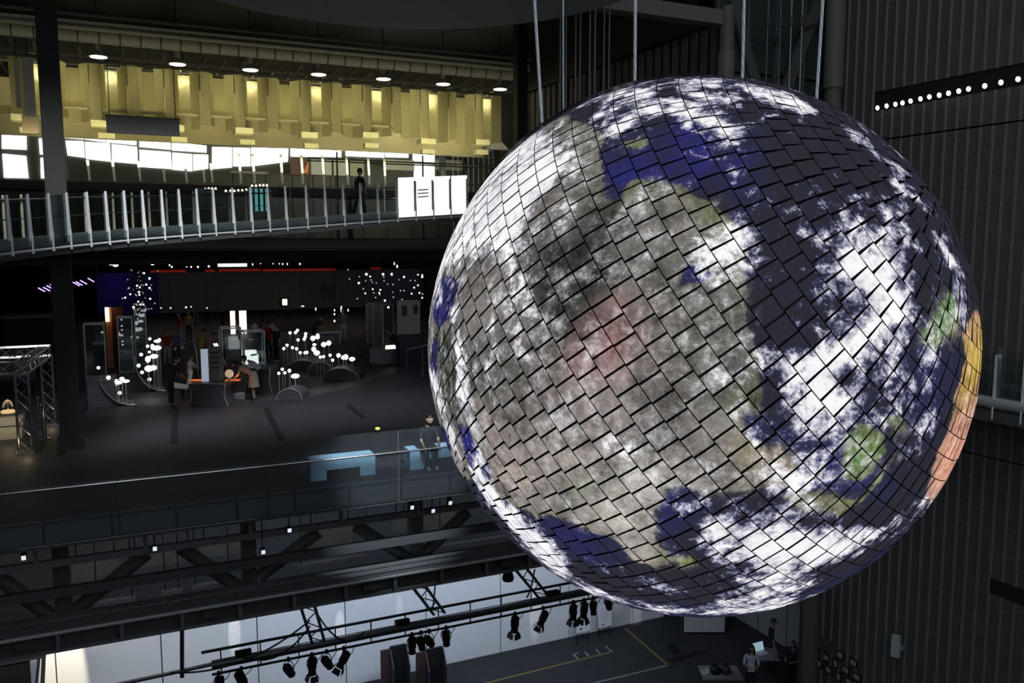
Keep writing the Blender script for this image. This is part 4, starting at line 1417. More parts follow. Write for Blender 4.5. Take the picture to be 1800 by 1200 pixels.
# teal lit sign seen through the bridge, and small lamps under the upper floor
t = thing('teal_screen', pY(463, 372, 26.35), 'teal striped light screen seen between the bridge fins', 'screen')
q0, q1 = pY(439, 331, 26.35), pY(471, 371, 26.35)
for xx in (q0.x + 0.05, q1.x - 0.05):
    MB().tube((xx, 26.4, 13.2), (xx, 26.4, q1.z), 0.02).part('leg', M_BLACK, t)
MB().bb((q0.x, 26.35, q1.z), (q1.x, 26.42, q0.z)).part('panel', glow('teal_light', (0.12, 0.42, 0.38), 0.8), t)
for k in range(3):
    xx = q0.x + (q1.x - q0.x) * (0.2 + 0.3 * k)
    MB().bb((xx - 0.03, 26.31, q1.z), (xx + 0.03, 26.36, q0.z)).part('bar', M_CHAR, t)
q0, q1 = pY(345, 331, 26.35), pY(372, 360, 26.35)
MB().bb((q0.x, 26.35, q1.z), (q1.x, 26.42, q0.z)).bb((q0.x + 0.2, 26.36, 13.2), (q0.x + 0.25, 26.41, q1.z)).top('teal_display', mat('dim_teal', (0.05, 0.14, 0.13), 0.4), 'dim teal display seen between the bridge fins', 'display')
for k, (x, y) in enumerate(((361, 334), (367, 333), (373, 333), (379, 333), (397, 337), (405, 337), (412, 337), (419, 336), (426, 336), (433, 335), (443, 328), (450, 328), (457, 327), (463, 327), (469, 327))):
    p = pY(x, y, 26.5)
    MB().lathe(p, [(0.03, 0), (0.03, 0.03), (0.015, 0.06)], 10).top('marker_lamp', glow('marker_light', (1, 0.75, 0.6), 3.0), 'tiny warm marker lamp behind the bridge, %s in the row' % ORD[k], 'lamp', 'marker lamps behind the bridge')

# walkway at the ribbed wall on the right: the same bridge on its way down
rb = thing('wall_walkway', (15.6, 10.5, 9.6), 'short run of walkway with glass fins along the ribbed wall', 'bridge')
A, B_ = pX(1690, 712, 15.6), pX(1800, 728, 15.6)
zd = 9.62
MB().bb((15.5, 6.5, zd - 0.08), (16.9, 14.0, zd + 0.14)).part('deck', M_DECK, rb)
MB().tube((15.6, 6.5, zd + 0.3), (15.6, 14.0, zd + 0.3), 0.13, None, 12).part('edge_tube', MATS['tube_grey'], rb, True)
for k in range(12):
    yy = 6.9 + 0.58 * k
    q = MB()
    q.prism([(15.5, yy - 0.045, zd + 0.4), (15.5, yy + 0.012, zd + 0.4), (15.5, yy + 0.004, zd + 1.25), (15.5, yy - 0.02, zd + 1.25)], (0.16, 0, 0))
    q.tube((15.5, yy - 0.01, zd - 0.02), (15.5, yy - 0.01, zd + 0.5), 0.018)
    q.part('fin', mat('teal_white_fin', (0.7, 0.82, 0.8), 0.3), rb)
    MB().bb((16.75, yy + 0.2, zd + 0.35), (16.85, yy + 0.25, zd + 1.25)).part('far_fin', mat('dull_fin', (0.2, 0.22, 0.22), 0.4), rb)
    MB().bb((15.53, yy + 0.02, zd + 0.2), (15.545, yy + 0.54, zd + 1.2)).part('glass_pane', M_GLASS, rb)

# ------------------------------------------------------------------ gallery edge: glass balustrade, handrail, benches
ba = thing('glass_balustrade', (4, YG, 7.9), 'dark reflective glass balustrade along the gallery edge', 'balustrade')
gp = MB().bb((0, 0, 0), (2.52, 0.02, 1.44)).mesh('glass_pane', M_GLASSB, Vector((0, 0, 0)))
xs = pY(208, 850, YG).x
for k in range(-4, 5):
    share(gp, 'glass_pane', ba, (xs + k * 2.55 + 0.015, YG - 0.06, 7.88))
for k in range(-4, 6):
    MB().bb((xs + k * 2.55 - 0.012, YG - 0.075, 7.86), (xs + k * 2.55 + 0.012, YG - 0.03, 9.3)).part('post', M_DGREY, ba)
MB().tube((-9, YG - 0.1, 8.88), (12.5, YG - 0.1, 8.88), 0.02, None, 8).part('handrail', mat('polished_rail', (0.9, 0.9, 0.88), 0.18, 1.0), ba, True)
MB().bb((-9, YG - 0.03, 7.82), (12.5, YG + 0.02, 7.9)).part('bottom_channel', M_DGREY, ba)
MB().bb((-9, YG - 0.02, 8.24), (12.5, YG + 0.01, 8.3)).part('floor_trim', M_DGREY, ba)


def bench(xa, xb, Y, label):
    t = thing('bench', ((xa + xb) / 2, Y, ZG), label, 'bench', 'blue benches at the gallery edge')
    m = mat('blue_bench_paint', (0.45, 0.7, 0.9), 0.45, var=0.06, bump=0.1)
    MB().bb((xa, Y, ZG + 0.2), (xb, Y + 0.42, ZG + 0.42)).part('seat', m, t)
    w = (xb - xa) * 0.24
    for a, c in ((xa, xa + w), (xb - w, xb)):
        MB().bb((a, Y + 0.001, ZG), (c, Y + 0.419, ZG + 0.2)).part('leg', m, t)
    return t


a, c = pY(546, 838, 16.75), pY(660, 828, 16.75)
bench(a.x, c.x, 16.75, 'whole blue bench standing empty behind the glass balustrade')
a = pY(721, 818, 16.75)
bench(a.x, a.x + 1.35, 16.75, 'blue bench with a seated person, half hidden by the globe')
t = thing('orange_lamp', pZ(664, 764, ZG), 'small orange lamp glowing on the gallery floor by the edge', 'lamp')
p = pZ(664, 764, ZG)
MB().lathe(p, [(0.05, 0), (0.05, 0.1), (0.03, 0.14)], 12).part('body', M_BLACK, t)
MB().lathe(p + Vector((0, 0, 0.14)), [(0.05, 0), (0.06, 0.03), (0.0001, 0.06)], 12).part('light', glow('orange_light', (1, 0.5, 0.12), 3.0), t)

# ------------------------------------------------------------------ steelwork under the gallery
tr = thing('floor_truss', (4, 17.3, 5.7), 'dark steel truss with thick slanted pipes under the gallery floor', 'truss')
M_TR = mat('truss_paint', (0.085, 0.09, 0.097), 0.5)
M_TRL = mat('truss_paint_light', (0.16, 0.165, 0.175), 0.5)
for z, h, d, y0, m, nm in ((7.28, 0.13, 0.1, 16.95, M_TRL, 'upper_chord'), (6.7, 0.18, 0.12, 17.0, M_TR, 'middle_chord')):
    MB().bb((-9, y0, z - h / 2), (12.7, y0 + d, z + h / 2)).part(nm, m, tr)
for (x0, y0), (x1, y1) in (((258, 972), (122, 1080)), ((318, 962), (418, 1032)), ((560, 934), (455, 1014)), ((627, 925), (718, 982)), ((822, 898), (742, 976)), ((-10, 1008), (88, 1082)), ((910, 888), (1000, 930))):
    MB().tube(pY(x0, y0, 17.7), pY(x1, y1, 17.7), 0.14, None, 12).part('slanted_pipe', M_TR, tr, True)
for x, y in ((110, 1030), (437, 980), (730, 945)):
    p = pY(x, y, 17.75)
    MB().bb((p.x - 0.14, 17.6, 6.0), (p.x + 0.14, 17.9, 7.9)).part('post', M_TR, tr)
for x, y in ((60, 950), (255, 945), (440, 915), (600, 900), (735, 885), (790, 880)):
    p = pY(x, y, 16.9)
    MB().bb((p.x - 0.035, 16.9, 7.28), (p.x + 0.035, 16.97, 7.9)).part('hanger', M_TRL, tr)
cw = thing('catwalk', (4, 17.0, 5.7), 'dark steel catwalk with cable trays below the slanted pipes', 'catwalk')
MB().bb((-9, 16.7, 6.06), (12.7, 17.5, 6.12)).part('grating', M_TRL, cw)
MB().tube((-9, 16.68, 6.09), (12.7, 16.68, 6.09), 0.035, None, 8).part('edge_pipe', M_LGREY, cw, True)
MB().tube((-9, 16.74, 6.3), (12.7, 16.74, 6.3), 0.02, None, 8).part('rail', M_DSTEEL, cw, True)
MB().bb((-9, 16.95, 5.62), (12.7, 17.02, 6.06)).part('web', M_TR, cw)
MB().bb((-9, 16.82, 5.66), (12.7, 17.15, 5.72)).part('bottom_flange', M_TRL, cw)
k = 0
for i in range(20):
    xx = -8.6 + i * 1.05
    MB().bb((xx, 16.72, 5.72), (xx + 0.07, 16.95, 6.06)).part('bracket', M_TRL, cw)
    if i % 3 == 0:
        MB().bb((xx + 0.4, 16.76, 5.85), (xx + 0.75, 16.9, 6.0)).part('junction_box', M_DGREY, cw)
# pale boards and cable trays further back
for k, (xa, ya, xb, yb) in enumerate(((125, 990, 212, 1004), (228, 966, 340, 984), (350, 948, 452, 966), (540, 934, 620, 952), (690, 905, 718, 930), (735, 905, 800, 925))):
    a, c = pY(xa, ya, 19.6), pY(xb, yb, 19.6)
    z1 = pY(xa, ya, 19.6).z
    t = thing('back_board', (a.x, 19.6, z1 - 0.4), 'pale grey board behind the slanted pipes, %s from the hall end' % ORD[k], 'board', 'boards behind the truss')
    MB().bb((a.x, 19.6, z1 - 0.45), (c.x, 19.66, z1)).part('board', mat('pale_back_board', (0.4, 0.4, 0.39), 0.7), t)
    for xx in (a.x + 0.1, c.x - 0.1):
        MB().tube((xx, 19.63, z1), (xx, 19.63, 7.9), 0.015).part('hanger', M_CHAR, t)
for k, (xa, xb, yy) in enumerate(((165, 238, 1062), (285, 320, 1042), (338, 408, 1032), (525, 650, 995), (770, 900, 962))):
    a, c = pY(xa, yy, 18.4), pY(xb, yy - (xb - xa) * 0.14, 18.4)
    t = thing('cable_tray', (a.x, 18.4, a.z - 0.05), 'pale cable tray above the catwalk, %s from the hall end' % ORD[k], 'tray', 'pale cable trays')
    MB().bb((a.x, 18.35, a.z - 0.05), (c.x, 18.5, a.z + 0.03)).part('trough', M_LGREY, t)
    for xx in (a.x + 0.06, c.x - 0.06):
        MB().tube((xx, 18.42, a.z), (xx, 18.42, 7.9), 0.012).part('hanger', M_CHAR, t)
for k, (x, y) in enumerate(((42, 978), (272, 962), (508, 930), (723, 890), (790, 882), (760, 896), (462, 968))):
    p = pY(x, y, 16.75)
    t = thing('monitor_spot', p, 'small white-faced spotlight under the gallery edge, %s from the hall end' % ORD[k], 'spotlight', 'small spots under the gallery edge')
    MB().box(p, (0.09, 0.1, 0.11), Matrix.Rotation(0.3, 3, 'X')).part('body', M_CHAR, t)
    MB().box(p + Vector((0, -0.06, -0.005)), (0.07, 0.02, 0.08), Matrix.Rotation(0.3, 3, 'X')).part('face', glow('spot_face', (0.8, 0.87, 1.0), 0.9), t)
    MB().tube(p + Vector((0, 0.02, 0.05)), (p.x, p.y + 0.02, 7.9), 0.012).part('stem', M_CHAR, t)

# lighting pipes with spotlights, hung from ladder trusses
lp = thing('lighting_pipe', (8, 19, 3.8), 'long dark lighting pipe with rails hung across the white wall', 'lighting pipe')
xa = pY(372, 1170, 19).x
zm = 3.8
MB().tube((xa, 19, zm), (16.2, 19, zm), 0.1, None, 14).part('main_pipe', M_DSTEEL, lp, True)
MB().tube((xa - 0.2, 19, zm + 0.33), (16.2, 19, zm + 0.33), 0.035, None, 8).part('upper_rail', M_BLACK, lp, True)
MB().tube((xa, 19, zm - 0.22), (16.2, 19, zm - 0.22), 0.03, None, 8).part('lower_rail', M_BLACK, lp, True)
MB().tube(pY(150, 1215, 19), (xa, 19, zm + 0.02), 0.045, None, 8).part('thin_pipe', M_DSTEEL, lp, True)
for k in range(16):
    xx = xa + 0.2 + k * 0.85
    MB().tube((xx, 19, zm - 0.24), (xx, 19, zm + 0.34), 0.016, None, 6).part('tie', M_BLACK, lp)
for xx in (xa + 0.5, xa + 4.2, xa + 8.3):
    MB().bb((xx, 18.93, zm + 0.1), (xx + 0.35, 19.07, zm + 0.2)).part('socket_box', M_BLACK, lp)
for k, ((x0, y0), (x1, y1)) in enumerate((((540, 1062), (560, 1130)), ((733, 1026), (772, 1078)), ((908, 990), (955, 1048)))):
    a, c = pY(x0, y0, 17.2), pY(x1, y1, 19.0)
    q = MB()
    s = Vector((0.14, 0, 0))
    q.tube(a - s, c - s, 0.035, None, 8)
    q.tube(a + s, c + s, 0.035, None, 8)
    for i in range(5):
        u, v = a.lerp(c, i / 5), a.lerp(c, (i + 1) / 5)
        q.tube(u + (s if i % 2 else -s), v + (-s if i % 2 else s), 0.014, None, 6)
    q.part('ladder_hanger', M_DSTEEL, lp)
MB().tube(pY(320, 1100, 19.0), pY(320, 1190, 19.0), 0.045, None, 8).part('drop_pipe', M_DSTEEL, lp)


def hose(p, q, sag, n=12):
    return [p.lerp(q, i / n) + Vector((0, 0, -sag * 4 * (i / n) * (1 - i / n))) for i in range(n + 1)]


for (x0, y0), (x1, y1), sg in (((300, 1182), (545, 1090), 0.35), ((548, 1060), (640, 1110), 0.5), ((420, 1150), (545, 1100), 0.4), ((765, 1025), (760, 1070), 0.1), ((940, 1000), (925, 1050), 0.15)):
    MB().pipe(hose(pY(x0, y0, 18.8), pY(x1, y1, 18.8), sg), 0.02, 6).part('cable', M_BLACK, lp, True)


def spot(x, y, tilt, yaw, size, label, barn):
    top_ = pY(x, y, 19.0)
    top_.z = zm - 0.24
    t = thing('stage_spotlight', top_, label, 'spotlight', 'stage spotlights on the lighting pipe')
    R = Matrix.Rotation(yaw, 3, 'Z') @ Matrix.Rotation(tilt, 3, 'X')
    c = top_ + Vector((0, 0, -0.24))
    ax = R @ Vector((0, 0, -1))
    bod = MB().lathe(c - ax * 0.2 * size, [(0.05 * size, 0), (0.1 * size, 0.04), (0.105 * size, 0.26 * size), (0.085 * size, 0.3 * size), (0.095 * size, 0.42 * size)], 14, 0, ax).part('body', M_BLACK, t, True)
    s = R @ Vector((1, 0, 0))
    yk = [c + s * 0.12 * size, c + s * 0.125 * size + Vector((0, 0, 0.12)), top_ + s * 0.06 + Vector((0, 0, -0.02)), top_ - s * 0.06 + Vector((0, 0, -0.02)), c - s * 0.125 * size + Vector((0, 0, 0.12)), c - s * 0.12 * size]
    yo = MB().pipe(yk, 0.012, 6).part('yoke', M_BLACK, t)
    MB().box(top_ + Vector((0, 0, 0.02)), (0.06, 0.06, 0.1)).part('clamp', M_BLACK, yo)
    e = c + ax * 0.24 * size
    if barn:
        for sg in (-1, 1):
            for v in (R @ Vector((1, 0, 0)), R @ Vector((0, 1, 0))):
                o = e + v * (0.1 * size * sg)
                w = ax.cross(v).normalized() * 0.08 * size
                MB().prism([o - w, o + w, o + w * 1.3 + ax * 0.13 + v * (0.05 * sg), o - w * 1.3 + ax * 0.13 + v * (0.05 * sg)], v * 0.006).part('barn_door', M_BLACK, bod)
    MB().pipe(hose(c - ax * 0.18 * size, top_ + Vector((0.25, 0, 0.02)), 0.12, 8), 0.01, 5).part('lead', M_BLACK, t)


SP = [(384, 1180, 0.3, 0.4, 1.0, 1), (424, 1172, -0.4, 1.2, 1.1, 1), (507, 1158, 0.7, -0.6, 1.0, 0), (548, 1148, 0.05, 0.2, 1.0, 1), (574, 1144, 0.7, -0.7, 1.0, 0), (604, 1138, 0.5, 1.0, 1.0, 1), (724, 1113, 0.05, 0.0, 1.0, 0),
      (740, 1110, 0.45, -0.6, 0.95, 0), (754, 1106, 0.8, -0.7, 1.0, 0), (784, 1100, 0.3, -0.5, 1.0, 0), (905, 1074, 0.1, 0.3, 1.05, 1), (955, 1064, 0.4, 0.8, 1.0, 1), (1008, 1052, 0.05, 0.2, 1.0, 1),
      (1027, 1048, 0.1, 0.5, 1.05, 1), (1043, 1044, -0.1, 0.0, 0.9, 0), (1070, 1040, 0.7, -0.7, 0.95, 0)]
for k, (x, y, ti, ya, sz, bn) in enumerate(SP):
    spot(x, y, ti, ya, sz, 'black stage spotlight %s on the pipe, %s from its free end' % ('with barn doors' if bn else 'with a long barrel', ORD[k]), bn)
p = pY(893, 1010, 18.2)
t = thing('dome_light', p, 'black dome light hanging under the catwalk beside the ladder hanger', 'lamp')
MB().lathe(p + Vector((0, 0, -0.14)), [(0.13, 0), (0.15, 0.06), (0.11, 0.2), (0.04, 0.28)], 16).part('dome', M_BLACK, t, True)
MB().tube(p + Vector((0, 0, 0.12)), (p.x, p.y, 5.7), 0.02).part('stem', M_BLACK, t)

# ------------------------------------------------------------------ ground hall things
def poster(x0, y0, x1, y1, Y, label):
    a, c = pY(x0, y0, Y), pY(x1, y1, Y)
    t = thing('poster_stand', ((a.x + c.x) / 2, Y, 0), label, 'poster', 'posters by the white wall')
    bo_ = MB().bb((a.x, Y, c.z), (c.x, Y + 0.03, a.z)).part('board', mat('poster_paper', (0.85, 0.88, 0.95), 0.6, var=0.03), t)
    h = a.z - c.z
    for k in range(6):
        z = a.z - h * (0.15 + 0.09 * k)
        MB().bb((a.x + 0.05, Y - 0.006, z), (c.x - 0.06 - 0.05 * (k % 3), Y, z + 0.012)).part('text_line', M_LGREY, bo_)
    MB().bb((a.x + 0.12, Y - 0.006, c.z + h * 0.1), (a.x + 0.2, Y, c.z + h * 0.16)).part('picture', M_DGREY, bo_)
    for xx in (a.x + 0.03, c.x - 0.05):
        MB().bb((xx, Y + 0.03, 0), (xx + 0.02, Y + 0.05, c.z + 0.1)).part('leg', M_BLACK, t)


poster(1014, 1064, 1037, 1108, 23.2, 'white poster on a stand under the barn-door spotlights')
poster(1053, 1066, 1075, 1099, 23.3, 'white poster on a stand half covered by the globe')
for k, (x0, y0, x1, red, lab) in enumerate(((668, 1142, 684, 1, 'dark red-brown screen at the left of the screen row'), (684, 1135, 712, 0, 'tall black screen second in the screen row'),
                                            (730, 1146, 746, 1, 'dark red-brown screen third in the screen row'), (746, 1140, 776, 0, 'tall black screen at the right of the screen row'))):
    a, c = pY(x0, y0, 22.8), pY(x1, y0, 22.8)
    t = thing('folding_screen', ((a.x + c.x) / 2, 22.8, 0), lab, 'screen', 'dark screens before the white wall')
    MB().bb((a.x, 22.7, 0), (c.x, 22.78, a.z)).part('panel', mat('red_brown_board', (0.05, 0.025, 0.024), 0.6) if red else M_BLACK, t)
    MB().prism([(c.x, 22.7, 0.05), (c.x, 22.7, a.z), (c.x - 0.02, 22.35, a.z - 0.45), (c.x - 0.02, 22.35, 0.05)], (0.03, 0.0, 0)).part('wing', M_CHAR, t)
    MB().bar((a.x + 0.04, 22.2, 0.02), (a.x + 0.1, 22.65, 0.02), 0.05, 0.04).part('foot', M_CHAR, t)


def table(x0, y0, x1, h, depth, m, label, skirt=False):
    a, c = pZ(x0, y0, 0), pZ(x1, y0, 0)
    a = Vector((a.x, a.y, 0)); c = Vector((c.x, c.y, 0))
    t = thing('table', (a + c) / 2, label, 'table')
    d = (c - a).normalized()
    n = Vector((-d.y, d.x, 0)) * depth
    z = Vector((0, 0, h))
    MB().prism([a + z, c + z, c + n + z, a + n + z], (0, 0, 0.04)).part('tabletop', m, t)
    for q in (a + d * 0.05 + n * 0.06, c - d * 0.05 + n * 0.06, a + d * 0.05 + n * 0.9, c - d * 0.05 + n * 0.9):
        MB().tube(q, q + z, 0.022).part('leg', M_DSTEEL, t)
    if skirt:
        MB().prism([a + Vector((0, 0, 0.12)), c + Vector((0, 0, 0.12)), c + z, a + z], -n.normalized() * 0.02).part('front_panel', m, t)
    return t, a, c, n


table(1202, 1116, 1273, 0.62, 0.6, mat('table_white', (0.42, 0.43, 0.46), 0.6), 'pale fronted table standing under the globe', True)
t1, ta, tc_, tn = table(1236, 1238, 1306, 0.72, 0.8, mat('table_grey', (0.2, 0.2, 0.21), 0.6), 'grey work table with bags beside the woman in white')
t2, tb, td_, tn2 = table(1330, 1202, 1378, 0.72, 0.8, MATS['table_grey'], 'grey work table with a bright open laptop')
q = tb.lerp(td_, 0.3) + tn2 * 0.5 + Vector((0, 0, 0.76))
lt = thing('laptop', q, 'open laptop with a bright screen on the grey work table', 'laptop')
dd = (td_ - tb).normalized()
MB().box(q + Vector((0, 0, 0.012)), (0.36, 0.26, 0.022)).part('keyboard', M_LGREY, lt)
lid_ = MB().prism([q + Vector((-0.2, 0.12, 0.02)), q + Vector((0.2, 0.12, 0.02)), q + Vector((0.2, 0.2, 0.28)), q + Vector((-0.2, 0.2, 0.28))], (0, 0.015, 0)).part('lid', M_CHAR, lt)
MB().prism([q + Vector((-0.19, 0.115, 0.03)), q + Vector((0.19, 0.115, 0.03)), q + Vector((0.19, 0.19, 0.27)), q + Vector((-0.19, 0.19, 0.27))], (0, 0.004, 0)).part('screen', glow('laptop_screen', (0.45, 0.7, 0.8), 0.55), lid_)
for k, (u, m_, lab) in enumerate(((0.35, M_BLACK, 'black bag sitting on the grey table by the woman in white'), (0.62, M_CHAR, 'dark grey bag sitting next to the black bag'), (0.15, M_LGREY, 'loose pale paper stack at the table end'))):
    q = ta.lerp(tc_, u) + tn * 0.45 + Vector((0, 0, 0.76))
    if k < 2:
        t = thing('bag', q, lab, 'bag')
        MB().lathe(q, [(0.14, 0), (0.16, 0.05), (0.15, 0.16), (0.09, 0.22)], 12).part('body', m_, t, True)
        MB().pipe([q + Vector((-0.08, 0, 0.2)), q + Vector((-0.05, 0, 0.3)), q + Vector((0.05, 0, 0.3)), q + Vector((0.08, 0, 0.2))], 0.012, 6).part('handle', M_BLACK, t)
    else:
        MB().box(q + Vector((0, 0, 0.02)), (0.3, 0.22, 0.04)).box(q + Vector((0.03, 0.01, 0.05)), (0.28, 0.2, 0.02), Matrix.Rotation(0.2, 3, 'Z')).top('paper_stack', m_, lab, 'paper')
a = pZ(1375, 1215, 0)
t = thing('dark_counter', (a.x, a.y, 0), 'dark waist-high counter behind the laptop table by the corner', 'counter')
MB().bb((a.x + 0.25, a.y - 0.5, 0), (a.x + 0.9, a.y + 0.5, 0.95)).part('body', M_BLACK, t)
MB().bb((a.x + 0.2, a.y - 0.55, 0.95), (a.x + 0.95, a.y + 0.55, 1.0)).part('top', M_CHAR, t)
a, c = pZ(1300, 1120, 0), pZ(1345, 1185, 0)
MB().prism([Vector((a.x - 0.4, a.y + 2.0, 0)), Vector((a.x + 1.8, a.y + 1.0, 0)), Vector((a.x + 1.8, a.y + 1.0, 1.3)), Vector((a.x - 0.4, a.y + 2.0, 1.3))], (0.25, 0.5, 0)).top(
    'low_partition', M_CHAR, 'low dark partition behind the woman in white', 'partition')

# black stage frame at the left end of the white wall
e = pY(74, 1170, 22.4)
t = thing('stage_scaffold', (e.x - 1, 22.4, 0), 'black braced scaffold at the left end of the white wall', 'scaffold')
MB().bb((e.x - 3.0, 22.4, 0), (e.x - 0.25, 22.5, 3.4)).part('backing', M_BLACK, t)
MB().bar((e.x - 0.25, 22.35, 0), (e.x + 0.05, 22.35, 3.2), 0.09).part('brace', M_CHAR, t)
MB().bar((e.x - 0.5, 22.35, 0), (e.x - 0.05, 22.35, 3.2), 0.07).part('brace', M_CHAR, t)
MB().bar((e.x - 1.7, 22.35, 1.2), (e.x - 1.1, 22.35, 2.6), 0.05).part('brace', M_GREY, t)
MB().bb((e.x - 3.0, 22.3, 3.2), (e.x + 0.1, 22.5, 3.4)).part('top_rail', M_CHAR, t)
# bright light streaks on the white wall: added narrow spots in place of sunlight
for x, y, e, ang, col in ((110, 1165, 5200, 3.2, (1, 0.88, 0.66)), (412, 1110, 1500, 1.0, (1, 0.96, 0.88)), (598, 1110, 1300, 0.9, (1, 0.97, 0.9)), (702, 1070, 600, 0.6, (1, 1, 1)), (940, 1070, 1300, 1.0, (1, 0.98, 0.92)),
                          (1118, 1080, 900, 1.0, (1, 0.96, 0.9))):
    p = pY(x, y, YW)
    lamp('sun_streak', 'SPOT', (p.x, YW - 1.3, 7.4), p, e * 1.0, col, spot_size=math.radians(ang * 4), spot_blend=0.5, shadow_soft_size=0.02)

# ------------------------------------------------------------------ gallery: lights under the upper floor, backdrop, light sculptures
def gpt(x, y):
    p = pZ(x, y, ZG)
    return Vector((p.x, p.y, ZG))


def scale_at(p):
    """metres per photo pixel at a point of the place"""
    return (p - CAMP).dot(FWD) / FOC


q0, q1 = pY(168, 480, 45), pY(742, 536, 45)
t = thing('backdrop_band', (q0.x, 45, q1.z), 'wide dark hanging backdrop across the far gallery', 'backdrop')
for k in range(6):
    xa, xb = q0.x + (q1.x - q0.x) * k / 6, q0.x + (q1.x - q0.x) * (k + 1) / 6
    MB().bb((xa + 0.01, 45, q1.z), (xb - 0.01, 45.1, q0.z)).part('backdrop_panel', mat('backdrop_grey', (0.09, 0.09, 0.092), 0.8) if k > 0 else mat('backdrop_navy', (0.02, 0.016, 0.12), 0.8), t)
for k in range(7):
    xa = q0.x + (q1.x - q0.x) * k / 6.02 + 0.05
    MB().tube((xa, 45.05, q0.z - 0.02), (xa, 45.05, 12.45), 0.03).part('hanger', M_BLACK, t)
a, c = pY(562, 502, 44.9), pY(590, 525, 44.9)
MB().bb((a.x, 44.93, c.z), (c.x, 44.99, a.z)).part('notice', mat('notice_grey', (0.05, 0.05, 0.05), 0.7), t)
lamp('purple_wash', 'POINT', tuple(pY(205, 500, 44.0)), None, 6, (0.25, 0.12, 1.0), shadow_soft_size=0.3)
lamp('purple_wash', 'POINT', tuple(pY(720, 455, 43.0)), None, 8, (0.2, 0.12, 1.0), shadow_soft_size=0.3)
lamp('purple_wash', 'POINT', tuple(pY(60, 450, 38.0)), None, 5, (0.25, 0.14, 1.0), shadow_soft_size=0.3)
# added dim fill over the gallery
lamp('gallery_fill', 'AREA', (4, 31, 12.3), (4, 31, 0), 22, (0.95, 0.96, 1.0), shape='RECTANGLE', size=16, size_y=12)
lamp('gallery_fill', 'AREA', (8, 52, 12.3), (8, 52, 0), 90, (1.0, 0.85, 0.7), shape='RECTANGLE', size=18, size_y=14)

G_RED = glow('red_strip', (1.0, 0.05, 0.03), 0.12)
for k, (xa, xb, y, lab) in enumerate(((264, 327, 477, 'long dim red light strip left above the backdrop'), (360, 378, 476, 'short dim red light strip above the backdrop'), (384, 458, 475, 'dim red light strip under the bright white sign'),
                                      (462, 590, 475, 'longest dim red strip right of the bright white sign'), (652, 670, 472, 'shortest bright red strip by the hanging bulbs'))):
    a, c = pY(xa, y, 44.6), pY(xb, y - 1, 44.6)
    t = thing('light_strip', a, lab, 'light strip', 'red light strips over the backdrop')
    MB().bb((a.x, 44.58, a.z - 0.05), (c.x, 44.63, a.z + 0.05)).part('tube', G_RED, t)
    MB().bb((a.x, 44.63, a.z - 0.06), (c.x, 44.75, a.z + 0.08)).part('holder', M_BLACK, t)
    MB().tube((a.x + 0.2, 44.7, a.z), (a.x + 0.2, 44.7, 12.45), 0.02).part('hanger', M_BLACK, t)
    MB().tube((c.x - 0.2, 44.7, a.z), (c.x - 0.2, 44.7, 12.45), 0.02).part('hanger', M_BLACK, t)
# bright ceiling spots: (x, y, half width px, half height px)
SPOTS = [(192, 451, 2, 3), (197, 451, 2, 3), (203, 451, 2, 3), (195, 464, 4, 2), (203, 465, 5, 4), (268, 464, 3, 2), (291, 462, 2.4, 2.4), (298, 466, 1.4, 1.4), (302, 469, 1.6, 1.6), (328, 469, 1, 1),
         (336, 469, 1.5, 1.5), (348, 469, 1.7, 1.7), (367, 468, 1.8, 1.8), (390, 448, 1.6, 1.6), (402, 447, 1.9, 1.9), (414, 447, 2, 2), (426, 447, 2, 2), (389, 453, 7, 2), (411, 454, 4, 2), (428, 453, 3, 1.6),
         (446, 451, 2.5, 2), (444, 464, 1, 3), (458, 463, 1, 1), (491, 462, 1, 3), (497, 463, 1, 3), (505, 463, 1, 3), (527, 462, 1.2, 4), (480, 463, 1, 1.5), (535, 454, 2, 2), (597, 448, 1.2, 1.2), (653, 458, 1.6, 1.6),
         (712, 458, 1.4, 1.4), (693, 463, 1, 3), (698, 468, 1.4, 3), (300, 541, 1.4, 1.4), (283, 541, 1.2, 1.2), (327, 540, 1.6, 1.6), (336, 539, 1.2, 1.2), (364, 541, 1.2, 1.2), (588, 545, 1.2, 2), (588, 552, 1.2, 2), (588, 564, 1.4, 2.2),
         (600, 543, 1.4, 6), (612, 545, 1, 2.5), (555, 543, 1, 3), (532, 538, 3, 1)]
TENS = ('', '', 'twenty', 'thirty', 'forty')


def nth(k):
    if k < 20:
        return ORD[k]
    n_ = k + 1
    return TENS[n_ // 10] + ('-' + ORD[n_ % 10 - 1] if n_ % 10 else ' lamps')


SPOTS.sort()
for k, (x, y, hw, hh) in enumerate(SPOTS):
    p = pY(x, y, 43.5)
    s = scale_at(p)
    t = thing('ceiling_spot', p, 'small bright lamp under the far gallery ceiling, %s counting from the dark column' % nth(k), 'lamp', 'bright lamps far under the gallery ceiling')
    MB().ball(p, 1.0, 8, 0, (hw * s, hw * s * 0.8, hh * s)).part('bulb', glow('far_lamp', (1.0, 0.93, 0.85), 2.2), t, True)
    MB().tube(p + Vector((0, 0.02, hh * s * 0.8)), (p.x, p.y + 0.02, 12.45), 0.012, None, 5).part('stem', M_BLACK, t)
a, c = pY(383, 462, 44.0), pY(434, 468, 44.0)
t = thing('light_sign', a, 'bright white horizontal light sign under the gallery ceiling', 'sign')
MB().bb((a.x, 43.98, c.z), (c.x, 44.03, a.z)).part('face', glow('sign_white', (1, 0.97, 0.93), 3.0), t)
MB().bb((a.x - 0.03, 44.03, c.z - 0.03), (c.x + 0.03, 44.13, a.z + 0.08)).part('housing', M_BLACK, t)
for xx in (a.x + 0.1, c.x - 0.1):
    MB().tube((xx, 44.08, a.z), (xx, 44.08, 12.45), 0.02).part('hanger', M_BLACK, t)
